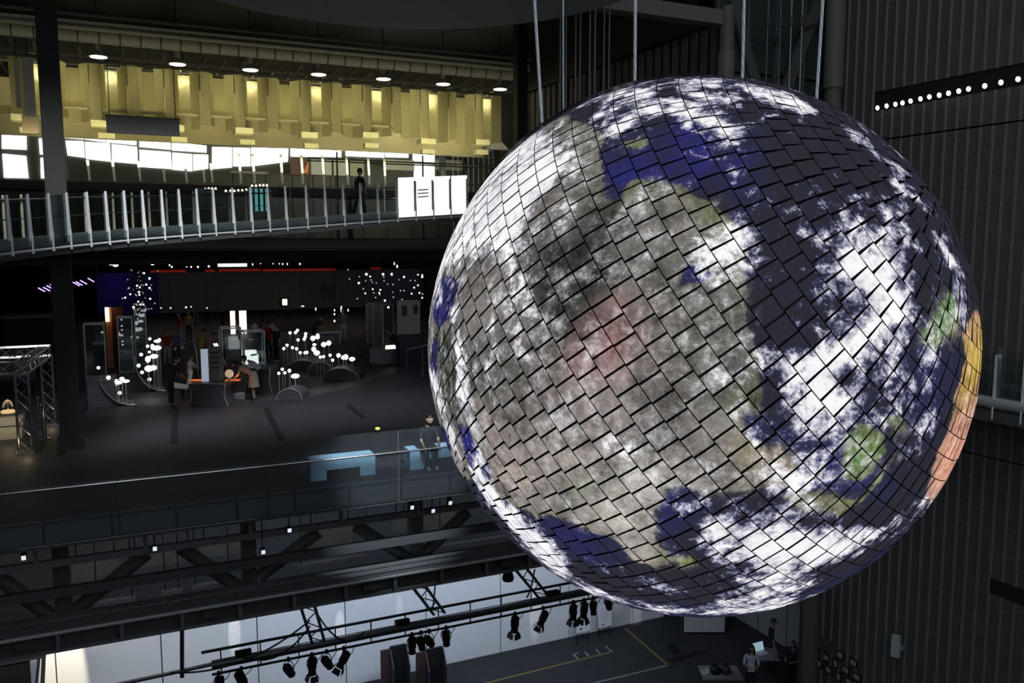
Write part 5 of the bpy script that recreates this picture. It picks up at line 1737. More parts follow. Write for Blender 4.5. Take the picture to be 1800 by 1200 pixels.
# small lit exit-like box on the backdrop
a, c = pY(497, 526, 44.6), pY(505, 536, 44.6)
t = thing('lit_box', a, 'small warm lit box at the lower edge of the backdrop', 'lamp')
MB().bb((a.x, 44.6, c.z), (c.x, 44.72, a.z)).part('face', glow('box_warm', (1, 0.85, 0.6), 2.2), t)
MB().bb((a.x - 0.04, 44.72, c.z - 0.04), (c.x + 0.04, 44.98, a.z + 0.04)).part('case', M_BLACK, t)

# two clouds of hanging bulbs
rr = random.Random(21)


def bulb_cloud(pts, Y, label, col):
    c0 = pY(pts[0][0], pts[0][1], Y)
    t = thing('bulb_sculpture', (c0.x, Y, 12.4), label, 'light sculpture')
    MB().box((c0.x, Y, 12.42), (1.2, 1.2, 0.06)).part('ceiling_plate', M_BLACK, t)
    for x, y, r in pts:
        yy = Y + rr.uniform(-0.7, 0.7)
        p = pY(x, y, yy)
        MB().ball(p, r * scale_at(p), 8).part('bulb', glow('bulb_bright', col, 2.4) if r > 1.4 else glow('bulb_dim', col, 0.5), t, True)
        MB().tube(p, (p.x, p.y, 12.4), 0.005, None, 4).part('wire', M_BLACK, t)


pts = [(253, 480, 1.8), (263, 489, 1.9), (241, 502, 1.9), (257, 500, 1.8), (263, 506, 1.9), (246, 505, 1.5), (244, 513, 1.5), (245, 518, 1.5), (243, 530, 1.5), (247, 535, 1.6), (252, 535, 1.5), (235, 540, 2.2), (229, 517, 1.5), (220, 523, 1.6), (264, 525, 1.7)]
for k in range(46):
    pts.append((rr.gauss(245, 13), rr.uniform(474, 552), rr.uniform(0.8, 1.35)))
bulb_cloud(pts, 30.5, 'narrow hanging cloud of tiny white bulbs left in the gallery', (1, 0.98, 0.95))
pts = [(400 + x * 0.2667, 460 + y * 0.2667, r) for x, y, r in ((915, 82, 2.4), (1025, 82, 2.2), (1083, 82, 2.4), (1163, 100, 1.9), (865, 140, 1.9), (1283, 100, 1.8), (795, 52, 1.3), (803, 113, 1.3), (957, 180, 1.5), (1007, 185, 1.5), (895, 178, 1.4),
       (908, 208, 1.5), (975, 235, 1.4), (1037, 255, 1.9), (1093, 233, 1.4), (1150, 248, 1.3), (1213, 210, 1.5), (1283, 237, 1.5), (1265, 205, 1.5), (1230, 170, 1.6), (1255, 155, 1.5), (1205, 123, 1.3), (1236, 125, 1.3), (1140, 190, 1.4),
       (1163, 190, 1.4), (1090, 150, 1.4), (1056, 147, 1.3), (940, 97, 1.5), (945, 120, 1.3), (910, 125, 1.3), (868, 98, 1.3), (1000, 205, 1.5), (1003, 215, 1.4), (965, 205, 1.4), (855, 243, 1.4), (1285, 212, 1.4), (1090, 200, 1.2), (1130, 118, 1.2), (980, 140, 1.2), (955, 135, 1.2),
       (1030, 100, 1.3), (1032, 125, 1.3), (1255, 85, 1.5), (1283, 88, 1.6), (1060, 300, 2.0))]
bulb_cloud(pts, 33.0, 'wide hanging cloud of tiny warm and white bulbs beside the globe', (1, 0.9, 0.8))

# ------------------------------------------------------------------ gallery exhibits
M_RIM = mat('silver_rim', (0.6, 0.6, 0.62), 0.35, 0.5)
M_BODY = mat('exhibit_charcoal', (0.075, 0.078, 0.09), 0.5)
G_BALL = glow('lit_ball', (1.0, 1.0, 0.97), 2.2)


def arch(xa, xb, yb, ytop, depth, label, lobe=False):
    """low barrel-shaped mound with a silver rim, front towards the atrium; lobe = waisted console outline"""
    a, c = gpt(xa, yb), gpt(xb, yb)
    d = (c - a)
    w = d.length
    d.normalize()
    n = Vector((-d.y, d.x, 0))
    s = scale_at((a + c) / 2)
    h = (yb - ytop) * s
    out = []
    N = 20
    for i in range(N + 1):
        u = i / N
        if lobe:
            if u < 0.3:
                v = u / 0.3
                px_, pz_ = 0.02 * w + 0.09 * w * (math.sin(v * math.pi) - 0.0) * (0.5 if v > 0.5 else 1) * (1 - v), h * v * 0.98
                px_ = w * (0.0 + 0.10 * math.sin(v * math.pi * 0.9) - (0.02 * v))
            elif u > 0.7:
                v = (1 - u) / 0.3
                px_, pz_ = w * (1 - 0.10 * math.sin(v * math.pi * 0.9) + 0.02 * v), h * v * 0.98
            else:
                v = (u - 0.3) / 0.4
                px_, pz_ = w * (0.06 + 0.88 * v) if 0 < v < 1 else w * (0.02 if v == 0 else 0.98), h
        else:
            ang = math.pi * (1 - u)
            px_, pz_ = w * (0.5 + 0.5 * math.cos(ang)), h * math.sin(ang)
        out.append(a + d * px_ + Vector((0, 0, pz_)))
    t = thing('console' if lobe else 'arched_mound', (a + c) / 2 + n * depth / 2, label, 'console' if lobe else 'mound')
    MB().prism(out, n * depth).part('body', M_BODY, t)
    MB().pipe([p - n * 0.01 for p in out], 0.014, 6).part('rim', M_RIM, t, True)
    return t, a, c, n, d, h


def stem_ball(t, x, y, r, yfoot, shape=(1, 1, 1), m=None):
    b_ = gpt(x, yfoot)
    s = scale_at(b_)
    top_ = Vector((b_.x, b_.y, ZG + (yfoot - y) * s))
    MB().tube(b_, top_, 0.012, None, 6).part('stem', M_LGREY, t)
    MB().ball(top_, r * s, 10, 0, shape).part('head', m or G_BALL, t, True)


def c4(x, y):
    return 480 + x / 6, 540 + y / 6


def grove(label, balls, heads):
    t = None
    for kind, lst in (('ball', balls), ('head', heads)):
        for item in lst:
            x, y = c4(item[0], item[1])
            ln = item[2] if len(item) > 2 else 24
            if t is None:
                t = thing('lit_stem_exhibit', gpt(x, y + ln + 14), label, 'light exhibit')
            if kind == 'ball':
                stem_ball(t, x, y, 2.7, y + ln + 14)
            else:
                stem_ball(t, x, y, item[3], y + ln + 14, item[4])


arch(486.5, 531.5, 702, 683, 0.9, 'nearest small arched mound with silver rim under lit stems')
arch(503, 562, 650, 633, 1.0, 'wide arched mound behind, under the round lit balls')
arch(541, 586, 656, 636, 0.7, 'shadowy arched mound between the other two mounds')
arch(567, 631, 668, 647, 1.0, 'arched mound farthest right, under petal-shaped lights')
grove('three lit balls and a long lit pod on stems over the nearest mound', [(67, 693), (105, 650, 26), (130, 688, 18)], [(180, 665, 28, 3.2, (1, 1, 1)), (240, 722, 22, 5.5, (1.4, 1.2, 0.75))])
grove('row of lit balls on stems over the wide arched mound', [(120, 433), (155, 398, 26), (212, 423), (254, 435, 18), (291, 477, 12), (342, 477, 12), (362, 473, 16)], [])
grove('far group of lit balls on thin stems before the bar counter', [(185, 268, 18), (242, 265, 18), (263, 242, 20), (349, 277, 16), (345, 308, 18), (333, 335, 16), (268, 342, 10)], [])
grove('cluster of lit petal heads on stems, some tinted red', [(505, 522, 30), (537, 518, 16), (607, 503, 22), (632, 555, 12)],
      [(425, 325, 14, 4.6, (1, 1, 1)), (475, 305, 18, 4.0, (0.9, 0.9, 1.3)), (435, 440, 22, 4.2, (1, 1, 1.1)), (468, 478, 30, 5.0, (1.1, 1, 0.9)), (540, 390, 22, 4.8, (1, 1, 0.9)), (593, 375, 24, 4.4, (1, 1, 1)), (440, 392, 12, 3.4, (1, 1, 0.7))])
grove('four lit petal heads on stems over the mound farthest right', [], [(695, 505, 22, 3.8, (1, 1, 1)), (745, 527, 20, 3.8, (1, 1, 1)), (772, 522, 22, 4.4, (1, 1, 1.1)), (838, 543, 22, 4.6, (1.2, 1, 0.8))])

# curved dish stands on the left with lit discs
def dish(pts_rim, yb, label, balls, discs, foot):
    a = gpt(*foot)
    t = thing('curved_dish', a, label, 'exhibit')
    s = scale_at(a)
    rim = [Vector((gpt(x, yb).x, a.y, ZG + (yb - y) * s)) for x, y in pts_rim]
    back = [p + Vector((0, 0.9, 0)) for p in rim]
    q = MB()
    for i in range(len(rim) - 1):
        q.add([rim[i], rim[i + 1], back[i + 1], back[i]], [(0, 1, 2, 3)])
        q.add([rim[i] + Vector((0, 0, -0.03)), rim[i + 1] + Vector((0, 0, -0.03)), back[i + 1] + Vector((0, 0, -0.03)), back[i] + Vector((0, 0, -0.03))], [(3, 2, 1, 0)])
    q.part('shell', mat('dish_grey', (0.13, 0.135, 0.145), 0.35), t)
    MB().pipe(rim, 0.014, 6).part('rim', M_RIM, t, True)
    for x, y, r in balls:
        p = Vector((gpt(x, yb).x, a.y + 0.2, ZG + (yb - y) * s))
        MB().ball(p, r * s, 10).part('ball', G_BALL, t, True)
        MB().tube(p, p + Vector((0, 0.5, -0.05)), 0.008, None, 5).part('arm', M_DGREY, t)
    for x, y, r, sx, sz, ti in discs:
        p = Vector((gpt(x, yb).x, a.y + 0.1, ZG + (yb - y) * s))
        MB().ball(p, r * s, 12, 0, (sx, 1, sz)).part('disc', G_BALL, t, True)
        MB().tube((p.x, p.y, ZG + 0.03), p, 0.012, None, 6).part('stem', M_LGREY, t)


c1 = lambda x, y: (150 + x / 5.454, 500 + y / 5.454)
dish([(178, 665), (181, 676), (188, 688), (199, 700), (212, 708), (226, 712), (240, 713)], 713, 'left curved dish with lit balls and tilted lit discs',
     [(*c1(146, 790), 2.8), (*c1(236, 890), 3.6), (*c1(294, 962), 3.3), (*c1(336, 1045), 3.2)],
     [(*c1(330, 940), 4.5, 1.3, 0.7, 0), (*c1(365, 905), 4.0, 1.1, 0.8, 0), (*c1(400, 930), 5.0, 1.3, 0.55, 0), (*c1(312, 925), 3, 1, 1.2, 0)], (215, 713))
dish([(240, 624), (240, 640), (244, 656), (252, 670), (263, 680), (276, 686), (292, 688)], 688, 'right curved dish holding a tall column of lit discs',
     [(*c1(645, 523), 2.6), (*c1(620, 593), 2.8), (*c1(553, 670), 3.0), (*c1(523, 775), 3.2), (*c1(553, 842), 3.0), (*c1(622, 914), 3.3), (*c1(635, 650), 2.4)],
     [(*c1(715, 545), 4.5, 1.3, 0.6, 0), (*c1(735, 535), 3, 1, 1, 0), (*c1(700, 610), 6.0, 1.5, 0.7, 0), (*c1(665, 590), 3, 1, 1.2, 0), (*c1(675, 690), 5.5, 1.3, 0.7, 0), (*c1(615, 715), 4.5, 1, 1.3, 0), (*c1(620, 805), 5.5, 1.3, 1.0, 0), (*c1(665, 800), 5, 1.2, 0.9, 0)], (268, 688))
# plinth beside the left dish
a, c = gpt(155, 716), gpt(206, 716)
MB().bb((a.x, a.y, ZG), (c.x, a.y + 1.2, ZG + 45 * scale_at(a))).bb((a.x - 0.02, a.y - 0.02, ZG + 45 * scale_at(a)), (c.x + 0.02, a.y + 1.22, ZG + 46 * scale_at(a))).top('plinth', M_BODY, 'charcoal plinth left of the curved dishes', 'plinth')

# tall glass show cases
def showcase(xa, xb, yb, yt, depth, label, lit=False, on=None):
    a, c = gpt(xa, yb), gpt(xb, yb)
    if on is not None:
        a.z = c.z = on
    s = scale_at(a)
    w, h = (xb - xa) * s, (yb - yt) * s
    t = thing('glass_showcase', (a.x + w / 2, a.y + depth / 2, a.z), label, 'showcase')
    q = 0.02
    for dx in (0, w):
        for dy in (0, depth):
            MB().box((a.x + dx, a.y + dy, a.z + h / 2), (q * 1.6, q * 1.6, h)).part('edge_post', M_RIM, t)
    for z in (0.01, h):
        f = MB()
        f.bb((a.x, a.y - q, a.z + z - q), (a.x + w, a.y + q, a.z + z + q)).bb((a.x, a.y + depth - q, a.z + z - q), (a.x + w, a.y + depth + q, a.z + z + q))
        f.bb((a.x - q, a.y, a.z + z - q), (a.x + q, a.y + depth, a.z + z + q)).bb((a.x + w - q, a.y, a.z + z - q), (a.x + w + q, a.y + depth, a.z + z + q))
        f.part('frame', M_RIM, t)
    MB().bb((a.x + q, a.y - 0.005, a.z), (a.x + w - q, a.y + 0.005, a.z + h)).part('front_pane', M_GLASS, t)
    MB().bb((a.x + w - 0.005, a.y + q, a.z), (a.x + w + 0.005, a.y + depth - q, a.z + h)).part('side_pane', M_GLASS, t)
    return t, a, w, h


for xa, xb, yb, yt, lab in ((152, 184, 668, 570, 'tall dark glass case at the left of the dishes'), (211, 234, 655, 558, 'narrow tall glass case with tiny lights'), (240, 258, 640, 536, 'tall narrow glass case behind the dishes')):
    t, a, w, h = showcase(xa, xb, yb, yt, 0.6, lab)
    MB().bb((a.x + 0.04, a.y + 0.1, ZG), (a.x + w - 0.04, a.y + 0.5, ZG + h - 0.05)).part('inner_board', mat('case_grey', (0.05, 0.055, 0.055), 0.5), t)
    if xa == 211:
        for yy in (562, 573, 580, 600, 606):
            p = Vector((a.x + 0.14, a.y + 0.08, ZG + (yb - yy) * scale_at(a)))
            MB().ball(p, 0.02, 8).part('tiny_light', G_BALL, t)
t, a, w, h = showcase(393, 425, 668, 577, 0.7, 'grey-framed glass case behind the console')
# console table with its things
con, a, c, n, d, h = arch(331, 401, 712, 674, 1.1, 'waisted charcoal console with silver outline in the gallery', True)
con2, a2, c2, n2, d2, h2 = arch(430, 478, 690, 646, 1.0, 'second waisted console carrying the lit glass case', True)
t, b0, w, hh = showcase(432, 467, 686, 626, 0.55, 'lit glass case on the second console with a white block inside', True, ZG + h2 + 0.002)
G_BLOCK = glow('lit_block', (1, 1, 1), 1.1)
blk = thing('white_block_model', b0 + Vector((w * 0.4, 0.25, 0)), 'glowing white block with dark model parts inside the lit case', 'model')
MB().bb((b0.x + 0.05, b0.y + 0.1, b0.z + 0.03), (b0.x + w * 0.62, b0.y + 0.45, b0.z + hh * 0.42)).part('block', G_BLOCK, blk)
MB().bb((b0.x + w * 0.62, b0.y + 0.12, b0.z + 0.03), (b0.x + w * 0.7, b0.y + 0.42, b0.z + hh * 0.3)).part('side_block', G_BLOCK, blk)
MB().ball((b0.x + w * 0.42, b0.y + 0.09, b0.z + hh * 0.3), 0.06, 8, 0, (1.4, 0.4, 0.6)).part('dark_part', M_BLACK, blk)
MB().ball((b0.x + w * 0.55, b0.y + 0.09, b0.z + hh * 0.31), 0.05, 8, 0, (1.2, 0.4, 0.7)).part('dark_part', M_BLACK, blk)
zt = ZG + h + 0.004
s = scale_at(a)
p = a + d * (18 * s) + n * 0.35
bd = thing('display_board', Vector((p.x, p.y, zt)), 'white backlit edge board standing upright on the console', 'board')
MB().bb((p.x, p.y, zt), (p.x + 12 * s, p.y + 0.06, zt + 58 * s)).part('white_panel', mat('cool_white', (0.75, 0.8, 0.88), 0.4, emit=(0.7, 0.8, 1.0), estr=0.35), bd)
MB().bb((p.x + 12 * s, p.y + 0.0, zt), (p.x + 12 * s + 0.4, p.y + 0.05, zt + 62 * s)).part('info_panel', M_GREY, bd)
for k in range(4):
    MB().bb((p.x + 12 * s + 0.06, p.y - 0.006, zt + (22 + 9 * k) * s), (p.x + 12 * s + 0.3, p.y, zt + (26 + 9 * k) * s)).part('picture', M_DGREY, bd)
p = a + d * (64 * s) + n * 0.5
gl = thing('globe_lamp', Vector((p.x, p.y, zt)), 'cream glowing ball lamp on a short foot on the console', 'lamp')
MB().lathe((p.x, p.y, zt), [(0.05, 0), (0.04, 0.06), (0.045, 0.1)], 12).part('foot', M_LGREY, gl)
MB().ball((p.x, p.y, zt + 0.1 + 7.5 * s), 7.5 * s, 18).part('ball', mat('cream_ball', (0.8, 0.7, 0.55), 0.4, emit=(1, 0.75, 0.5), estr=0.35), gl, True)
lamp('console_glow', 'POINT', (p.x + 0.25, p.y - 0.1, zt + 0.12), None, 1.0, (1, 0.3, 0.08), shadow_soft_size=0.05)
lamp('console_glow', 'POINT', (a.x + 0.1, a.y + 0.5, zt + 0.1), None, 1.0, (1, 0.3, 0.08), shadow_soft_size=0.05)
for k, (u0, u1) in enumerate(((-0.1, 0.3), (0.8, 1.15))):
    q0, q1 = a.lerp(c, u0) + n * 0.6, a.lerp(c, u1) + n * 0.6
    MB().bar((q0.x, q0.y, zt + 0.012), (q1.x, q1.y, zt + 0.012), 0.22, 0.02).top('ember_strip', glow('ember_glow', (1.0, 0.22, 0.05), 0.7), ('left' if k == 0 else 'right') + ' ember red glowing strip on the console top', 'light strip')
# L-shaped pale tilted screen beside the console
q = gpt(322, 700)
s = scale_at(q)
ls = thing('folded_screen', q, 'pale L-shaped folded screen on a post left of the console', 'screen')
z0 = ZG + 20 * s
MB().prism([(q.x - 18 * s, q.y, z0 + 1 * s), (q.x + 8 * s, q.y, z0 - 5 * s), (q.x + 12 * s, q.y, z0 - 1 * s), (q.x - 16 * s, q.y, z0 + 6 * s)], (0, 0.5, 0)).part('seat_leaf', mat('pale_blue_board', (0.8, 0.85, 0.95), 0.5), ls)
MB().prism([(q.x + 8 * s, q.y, z0 - 4 * s), (q.x + 12 * s, q.y, z0 - 2 * s), (q.x + 18 * s, q.y, z0 + 26 * s), (q.x + 14 * s, q.y, z0 + 27 * s)], (0, 0.5, 0)).part('upright_leaf', MATS['pale_blue_board'], ls)
MB().tube((q.x, q.y + 0.25, ZG), (q.x, q.y + 0.25, z0), 0.05).part('post', M_CHAR, ls)
# step stool beside the bending woman
q = gpt(421, 703)
s = scale_at(q)
st = thing('step_stool', q, 'small pale grey step stool at the feet of the bending woman', 'stool')
MB().bb((q.x - 9 * s, q.y, ZG + 0.02), (q.x + 9 * s, q.y + 0.3, ZG + 10 * s)).part('body', mat('stool_grey', (0.3, 0.31, 0.36), 0.6), st)
MB().bb((q.x - 9.5 * s, q.y - 0.01, ZG + 10 * s), (q.x + 9.5 * s, q.y + 0.31, ZG + 11.5 * s)).part('top', M_LGREY, st)
MB().bb((q.x - 8 * s, q.y + 0.02, ZG), (q.x + 8 * s, q.y + 0.28, ZG + 0.02)).part('base', M_BLACK, st)
# track lamps over the console
q = gpt(350, 672)
s = scale_at(q)
tl = thing('arm_lamp', q, 'bent steel arm carrying small spot heads above the console', 'lamp')
pth = [Vector((q.x, q.y, ZG)), Vector((q.x - 2 * s, q.y, ZG + 50 * s)), Vector((q.x - 6 * s, q.y, ZG + 75 * s)), Vector((q.x - 34 * s, q.y, ZG + 67 * s))]
MB().pipe(pth, 0.014, 6).part('arm', M_STEEL, tl, True)
for dx, dz in ((-36, 64), (-24, 66)):
    MB().tube((q.x + dx * s, q.y, ZG + dz * s), (q.x + (dx - 1) * s, q.y - 0.03, ZG + (dz - 5) * s), 0.04, 0.05, 10).part('head', M_LGREY, tl)
q = gpt(378, 660)
tl = thing('arm_lamp', q, 'short steel arm with two bright tubes right of the console board', 'lamp')
MB().pipe([Vector((q.x, q.y, ZG)), Vector((q.x, q.y, ZG + 50 * s)), Vector((q.x + 6 * s, q.y, ZG + 62 * s))], 0.014, 6).part('arm', M_STEEL, tl, True)
for k in range(2):
    MB().tube((q.x + (0 + 4 * k) * s, q.y - 0.03, ZG + 60 * s), (q.x + (4 + 4 * k) * s, q.y - 0.03, ZG + 52 * s), 0.03).part('tube', glow('arm_tube', (1, 0.95, 0.9), 1.5), tl)

# round plinth with three grey monoliths and a light box
q = gpt(676.5, 636)
s = scale_at(q)
pl = thing('round_plinth', q, 'round pale grey plinth in front of the grey monoliths', 'plinth')
MB().lathe(q, [(26 * s, 0), (26 * s, 24 * s)], 36).part('drum', mat('plinth_grey', (0.26, 0.27, 0.3), 0.55), pl, True)
MB().lathe(q + Vector((0, 0, 24 * s)), [(26.5 * s, 0), (26.5 * s, 1 * s)], 36).part('top', M_GREY, pl, True)
lb = thing('light_box', q + Vector((4 * s, -12 * s, 25 * s)), 'small bright light box on the round plinth', 'lamp')
MB().bb((q.x - 3 * s, q.y - 20 * s, ZG + 25.2 * s), (q.x + 14 * s, q.y - 15 * s, ZG + 31 * s)).part('face', glow('box_light', (1, 0.98, 0.88), 1.6), lb)
MB().bb((q.x - 3.4 * s, q.y - 15 * s, ZG + 25.2 * s), (q.x + 14.4 * s, q.y - 13 * s, ZG + 31.4 * s)).part('case', M_GREY, lb)
for k, (xa, xb, yb, yt, lab) in enumerate(((673, 691, 616, 543, 'front dark monolith with pale edges on the round plinth'), (657, 673, 610, 537, 'middle grey monolith beside the round plinth'), (645, 658, 604, 534, 'rear grey monolith beside the round plinth'))):
    b_ = gpt(xa, yb + (0 if k else 14))
    sb = scale_at(b_)
    zb = ZG if k else ZG + 25.2 * s
    yy = b_.y if k else q.y - 4 * s
    x_ = b_.x if k else q.x - 3 * s
    t = thing('monolith', (x_, yy, zb), lab, 'panel')
    MB().bb((x_, yy, zb), (x_ + (xb - xa) * sb, yy + 0.12, zb + (yb - yt) * sb)).part('slab', mat('monolith_%d' % k, ((0.05, 0.052, 0.056), (0.14, 0.145, 0.15), (0.14, 0.145, 0.15))[k], 0.5), t)
    f = MB()
    for u in (0, (xb - xa) * sb):
        f.bb((x_ + u - 0.012, yy - 0.012, zb), (x_ + u + 0.012, yy + 0.002, zb + (yb - yt) * sb))
    f.bb((x_, yy - 0.012, zb + (yb - yt) * sb - 0.012), (x_ + (xb - xa) * sb, yy + 0.002, zb + (yb - yt) * sb + 0.012))
    f.part('edge_trim', M_LGREY, t)
# white boards behind
for k, (xa, xb, yb, yt, lab) in enumerate(((699, 741, 588, 528, 'large off-white information board behind the monoliths'), (646, 690, 585, 531, 'grey information board right behind the monoliths'))):
    b_ = gpt(xa, yb)
    sb = scale_at(b_)
    t = thing('information_board', b_, lab, 'board')
    MB().bb((b_.x, b_.y, ZG), (b_.x + (xb - xa) * sb, b_.y + 0.1, ZG + (yb - yt) * sb)).part('panel', mat('board_offwhite', (0.55, 0.52, 0.48), 0.7) if k == 0 else M_GREY, t)
    for u, v, uu, vv in ((0.2, 0.55, 0.42, 0.85), (0.7, 0.6, 0.9, 0.85)):
        MB().bb((b_.x + (xb - xa) * sb * u, b_.y - 0.01, ZG + (yb - yt) * sb * v), (b_.x + (xb - xa) * sb * uu, b_.y, ZG + (yb - yt) * sb * vv)).part('print', M_DGREY, t)
# railing by the globe
t = thing('stair_railing', gpt(715, 652), 'grey stair railing sloping up beside the globe', 'railing')
a, c = gpt(716, 650), gpt(743, 663)
s = scale_at(a)
pa, pc_ = a + Vector((0, 0, 36 * s)), c + Vector((0, 0, 52 * s))
MB().tube(a, pa, 0.02).part('post', M_GREY, t)
MB().tube(c, pc_, 0.02).part('post', M_GREY, t)
MB().tube(pa, pc_ + (pc_ - pa) * 0.35, 0.025).part('rail', M_LGREY, t)
# bar counter and low wall far back
a, c = gpt(566, 606), gpt(597, 606)
s = scale_at(a)
t = thing('bar_counter', a, 'pale bar counter behind the lit stems', 'counter')
MB().bb((a.x, a.y, ZG), (c.x - 0.15, a.y + 0.6, ZG + 20 * s)).part('body', mat('bar_grey', (0.15, 0.14, 0.13), 0.6), t)
MB().bb((a.x - 0.1, a.y - 0.1, ZG + 20 * s), (c.x + 0.2, a.y + 0.7, ZG + 21.5 * s)).part('top', M_LGREY, t)
MB().tube((c.x + 0.1, a.y, ZG), (c.x + 0.1, a.y, ZG + 20 * s), 0.03).part('leg', M_LGREY, t)
a, c = gpt(490, 582), gpt(565, 582)
MB().bb((a.x, a.y, ZG), (c.x, a.y + 0.2, ZG + 0.5)).bb((a.x, a.y - 0.02, ZG + 0.5), (c.x, a.y + 0.22, ZG + 0.53)).top('low_partition', mat('partition_brown', (0.09, 0.08, 0.07), 0.7), 'low brown partition far back in the gallery', 'partition')
# bright doorway far back with a person-sized glare, orange doorway left
a, c = pY(404, 538, 47), pY(434, 582, 47)
t = thing('lit_doorway', (a.x, 47, ZG), 'bright warm lit doorway at the far end of the gallery', 'doorway')
MB().bb((a.x, 47, ZG), (a.x + (c.x - a.x) * 0.3, 47.05, a.z)).part('left_glare', glow('door_glare', (1, 0.9, 0.75), 1.6), t)
MB().bb((a.x + (c.x - a.x) * 0.55, 47, ZG), (c.x, 47.05, a.z)).part('right_glare', MATS['door_glare'], t)
MB().bb((a.x + (c.x - a.x) * 0.3, 47, ZG + 0.0), (a.x + (c.x - a.x) * 0.55, 47.04, a.z)).part('door', mat('door_brown', (0.2, 0.11, 0.06), 0.6), t)
MB().bb((a.x - 0.2, 46.98, a.z), (c.x + 0.2, 47.1, a.z + 0.25)).part('lintel', M_BLACK, t)
a, c = pY(184, 540, 36), pY(198, 592, 36)
t = thing('lit_doorway', (a.x, 36, ZG), 'orange lit doorway with a slim white light beside the dark column', 'doorway')
MB().bb((a.x, 36, ZG), (c.x, 36.05, a.z)).part('wall_face', mat('orange_wall', (0.5, 0.24, 0.1), 0.7), t)
lamp('doorway_light', 'POINT', (a.x + 0.1, 35.4, 10.6), None, 4, (1, 0.6, 0.3), shadow_soft_size=0.1)
MB().bb((c.x - 0.22, 35.94, c.z + 0.6), (c.x - 0.08, 36.0, a.z)).part('light_tube', glow('slim_light', (1, 0.85, 0.65), 1.8), t)
MB().bb((c.x, 35.9, ZG), (c.x + 0.4, 36.1, a.z)).part('red_jamb', mat('dark_red', (0.08, 0.012, 0.016), 0.6), t)

# black hall furniture far left, purple light bars
a, c = gpt(8, 640), gpt(102, 640)
s = scale_at(a)
t = thing('dark_counter', a, 'long black counter with pale top at the far left of the gallery', 'counter')
MB().bb((a.x, a.y, ZG), (c.x, a.y + 1.6, ZG + 80 * s)).part('body', M_BLACK, t)
MB().bb((a.x - 0.02, a.y - 0.04, ZG + 80 * s), (c.x + 0.02, a.y + 1.7, ZG + 84 * s)).part('top', M_GREY, t)
pb = 0
for k, (x, y) in enumerate(((73, 509), (82, 508), (88, 505), (94, 503), (134, 499), (139, 498), (147, 496), (160, 492))):
    p = pY(x, y, 30)
    t = thing('light_bar', p, 'slanted violet light bar hanging by the column, %s of the row' % ORD[k], 'lamp', 'violet light bars')
    MB().bar(p + Vector((-0.09, 0, 0.06)), p + Vector((0.09, 0, -0.06)), 0.03, 0.05, 0, (0, 1, 0)).part('tube', glow('violet_bar', (0.45, 0.3, 1.0), 2.5), t)
    MB().tube(p, (p.x, 30, 12.44), 0.008, None, 4).part('wire', M_BLACK, t)

# box-truss gate far left with counter and stanchions
def box_truss(p0, p1, w, parent, name):
    p0, p1 = Vector(p0), Vector(p1)
    d = (p1 - p0)
    L = d.length
    d.normalize()
    u = Vector((0, 0, 1)) if abs(d.z) < 0.5 else Vector((0, 1, 0))
    s_ = d.cross(u).normalized() * w / 2
    u = s_.cross(d).normalized() * w / 2
    cs = [s_ + u, s_ - u, -s_ - u, -s_ + u]
    ch = MB()
    for o in cs:
        ch.tube(p0 + o, p1 + o, 0.022, None, 6)
    ch.part(name + '_chords', M_STEEL, parent)
    br_ = MB()
    n_ = max(2, int(L / w))
    for i in range(n_):
        for j in range(4):
            A, B2 = cs[j], cs[(j + 1) % 4]
            q0, q1 = p0 + d * (L * i / n_), p0 + d * (L * (i + 1) / n_)
            br_.tube(q0 + (A if i % 2 else B2), q1 + (B2 if i % 2 else A), 0.012, None, 5)
    br_.part(name + '_bracing', M_STEEL, parent)


pa, pb_ = gpt(46, 795), gpt(88, 745)
s = scale_at(pa)
hA = (795 - 655) * s
tg = thing('truss_gate', pa, 'silver box-truss gate standing at the left end of the gallery', 'gate')
w = 0.26
box_truss(pa + Vector((0, 0, 0.03)), pa + Vector((0, 0, hA)), w, tg, 'front_leg')
box_truss(pb_ + Vector((0, 0, 0.03)), pb_ + Vector((0, 0, hA)), w, tg, 'rear_leg')
box_truss(pa + Vector((0, 0, hA + w / 2)), pb_ + Vector((0, 0, hA + w / 2)), w, tg, 'side_beam')
box_truss(pa + Vector((0.1, 0, hA + w / 2)), pa + Vector((-3.0, 0, hA + w / 2)), w, tg, 'front_beam')
box_truss(pb_ + Vector((0.1, 0, hA + w / 2)), pb_ + Vector((-3.0, 0, hA + w / 2)), w, tg, 'rear_beam')
for q in (pa, pb_):
    MB().box(q + Vector((0, 0, 0.015)), (0.36, 0.36, 0.03)).part('foot_plate', M_STEEL, tg)
    lamp('foot_light', 'POINT', (q.x + 0.05, q.y - 0.35, ZG + 0.25), None, 1.6, (1, 0.75, 0.45), shadow_soft_size=0.04)
q = gpt(14, 772)
s = scale_at(q)
sc_ = thing('stepped_counter', q, 'low stepped counter with two lit cream fronts under the truss gate', 'counter')
MB().bb((q.x - 1.6, q.y, ZG), (q.x + 22 * s, q.y + 0.5, ZG + 18 * s)).part('lower_step', mat('counter_cream', (0.5, 0.45, 0.33), 0.5), sc_)
MB().bb((q.x - 1.6, q.y + 0.3, ZG + 18 * s), (q.x + 22 * s, q.y + 0.9, ZG + 38 * s)).part('upper_step', MATS['counter_cream'], sc_)
MB().bb((q.x - 1.6, q.y + 0.28, ZG + 18 * s), (q.x + 22.4 * s, q.y + 0.95, ZG + 20 * s)).part('ledge', M_CHAR, sc_)
MB().bb((q.x - 1.6, q.y + 0.28, ZG + 38 * s), (q.x + 22.4 * s, q.y + 0.95, ZG + 40 * s)).part('top', M_CHAR, sc_)
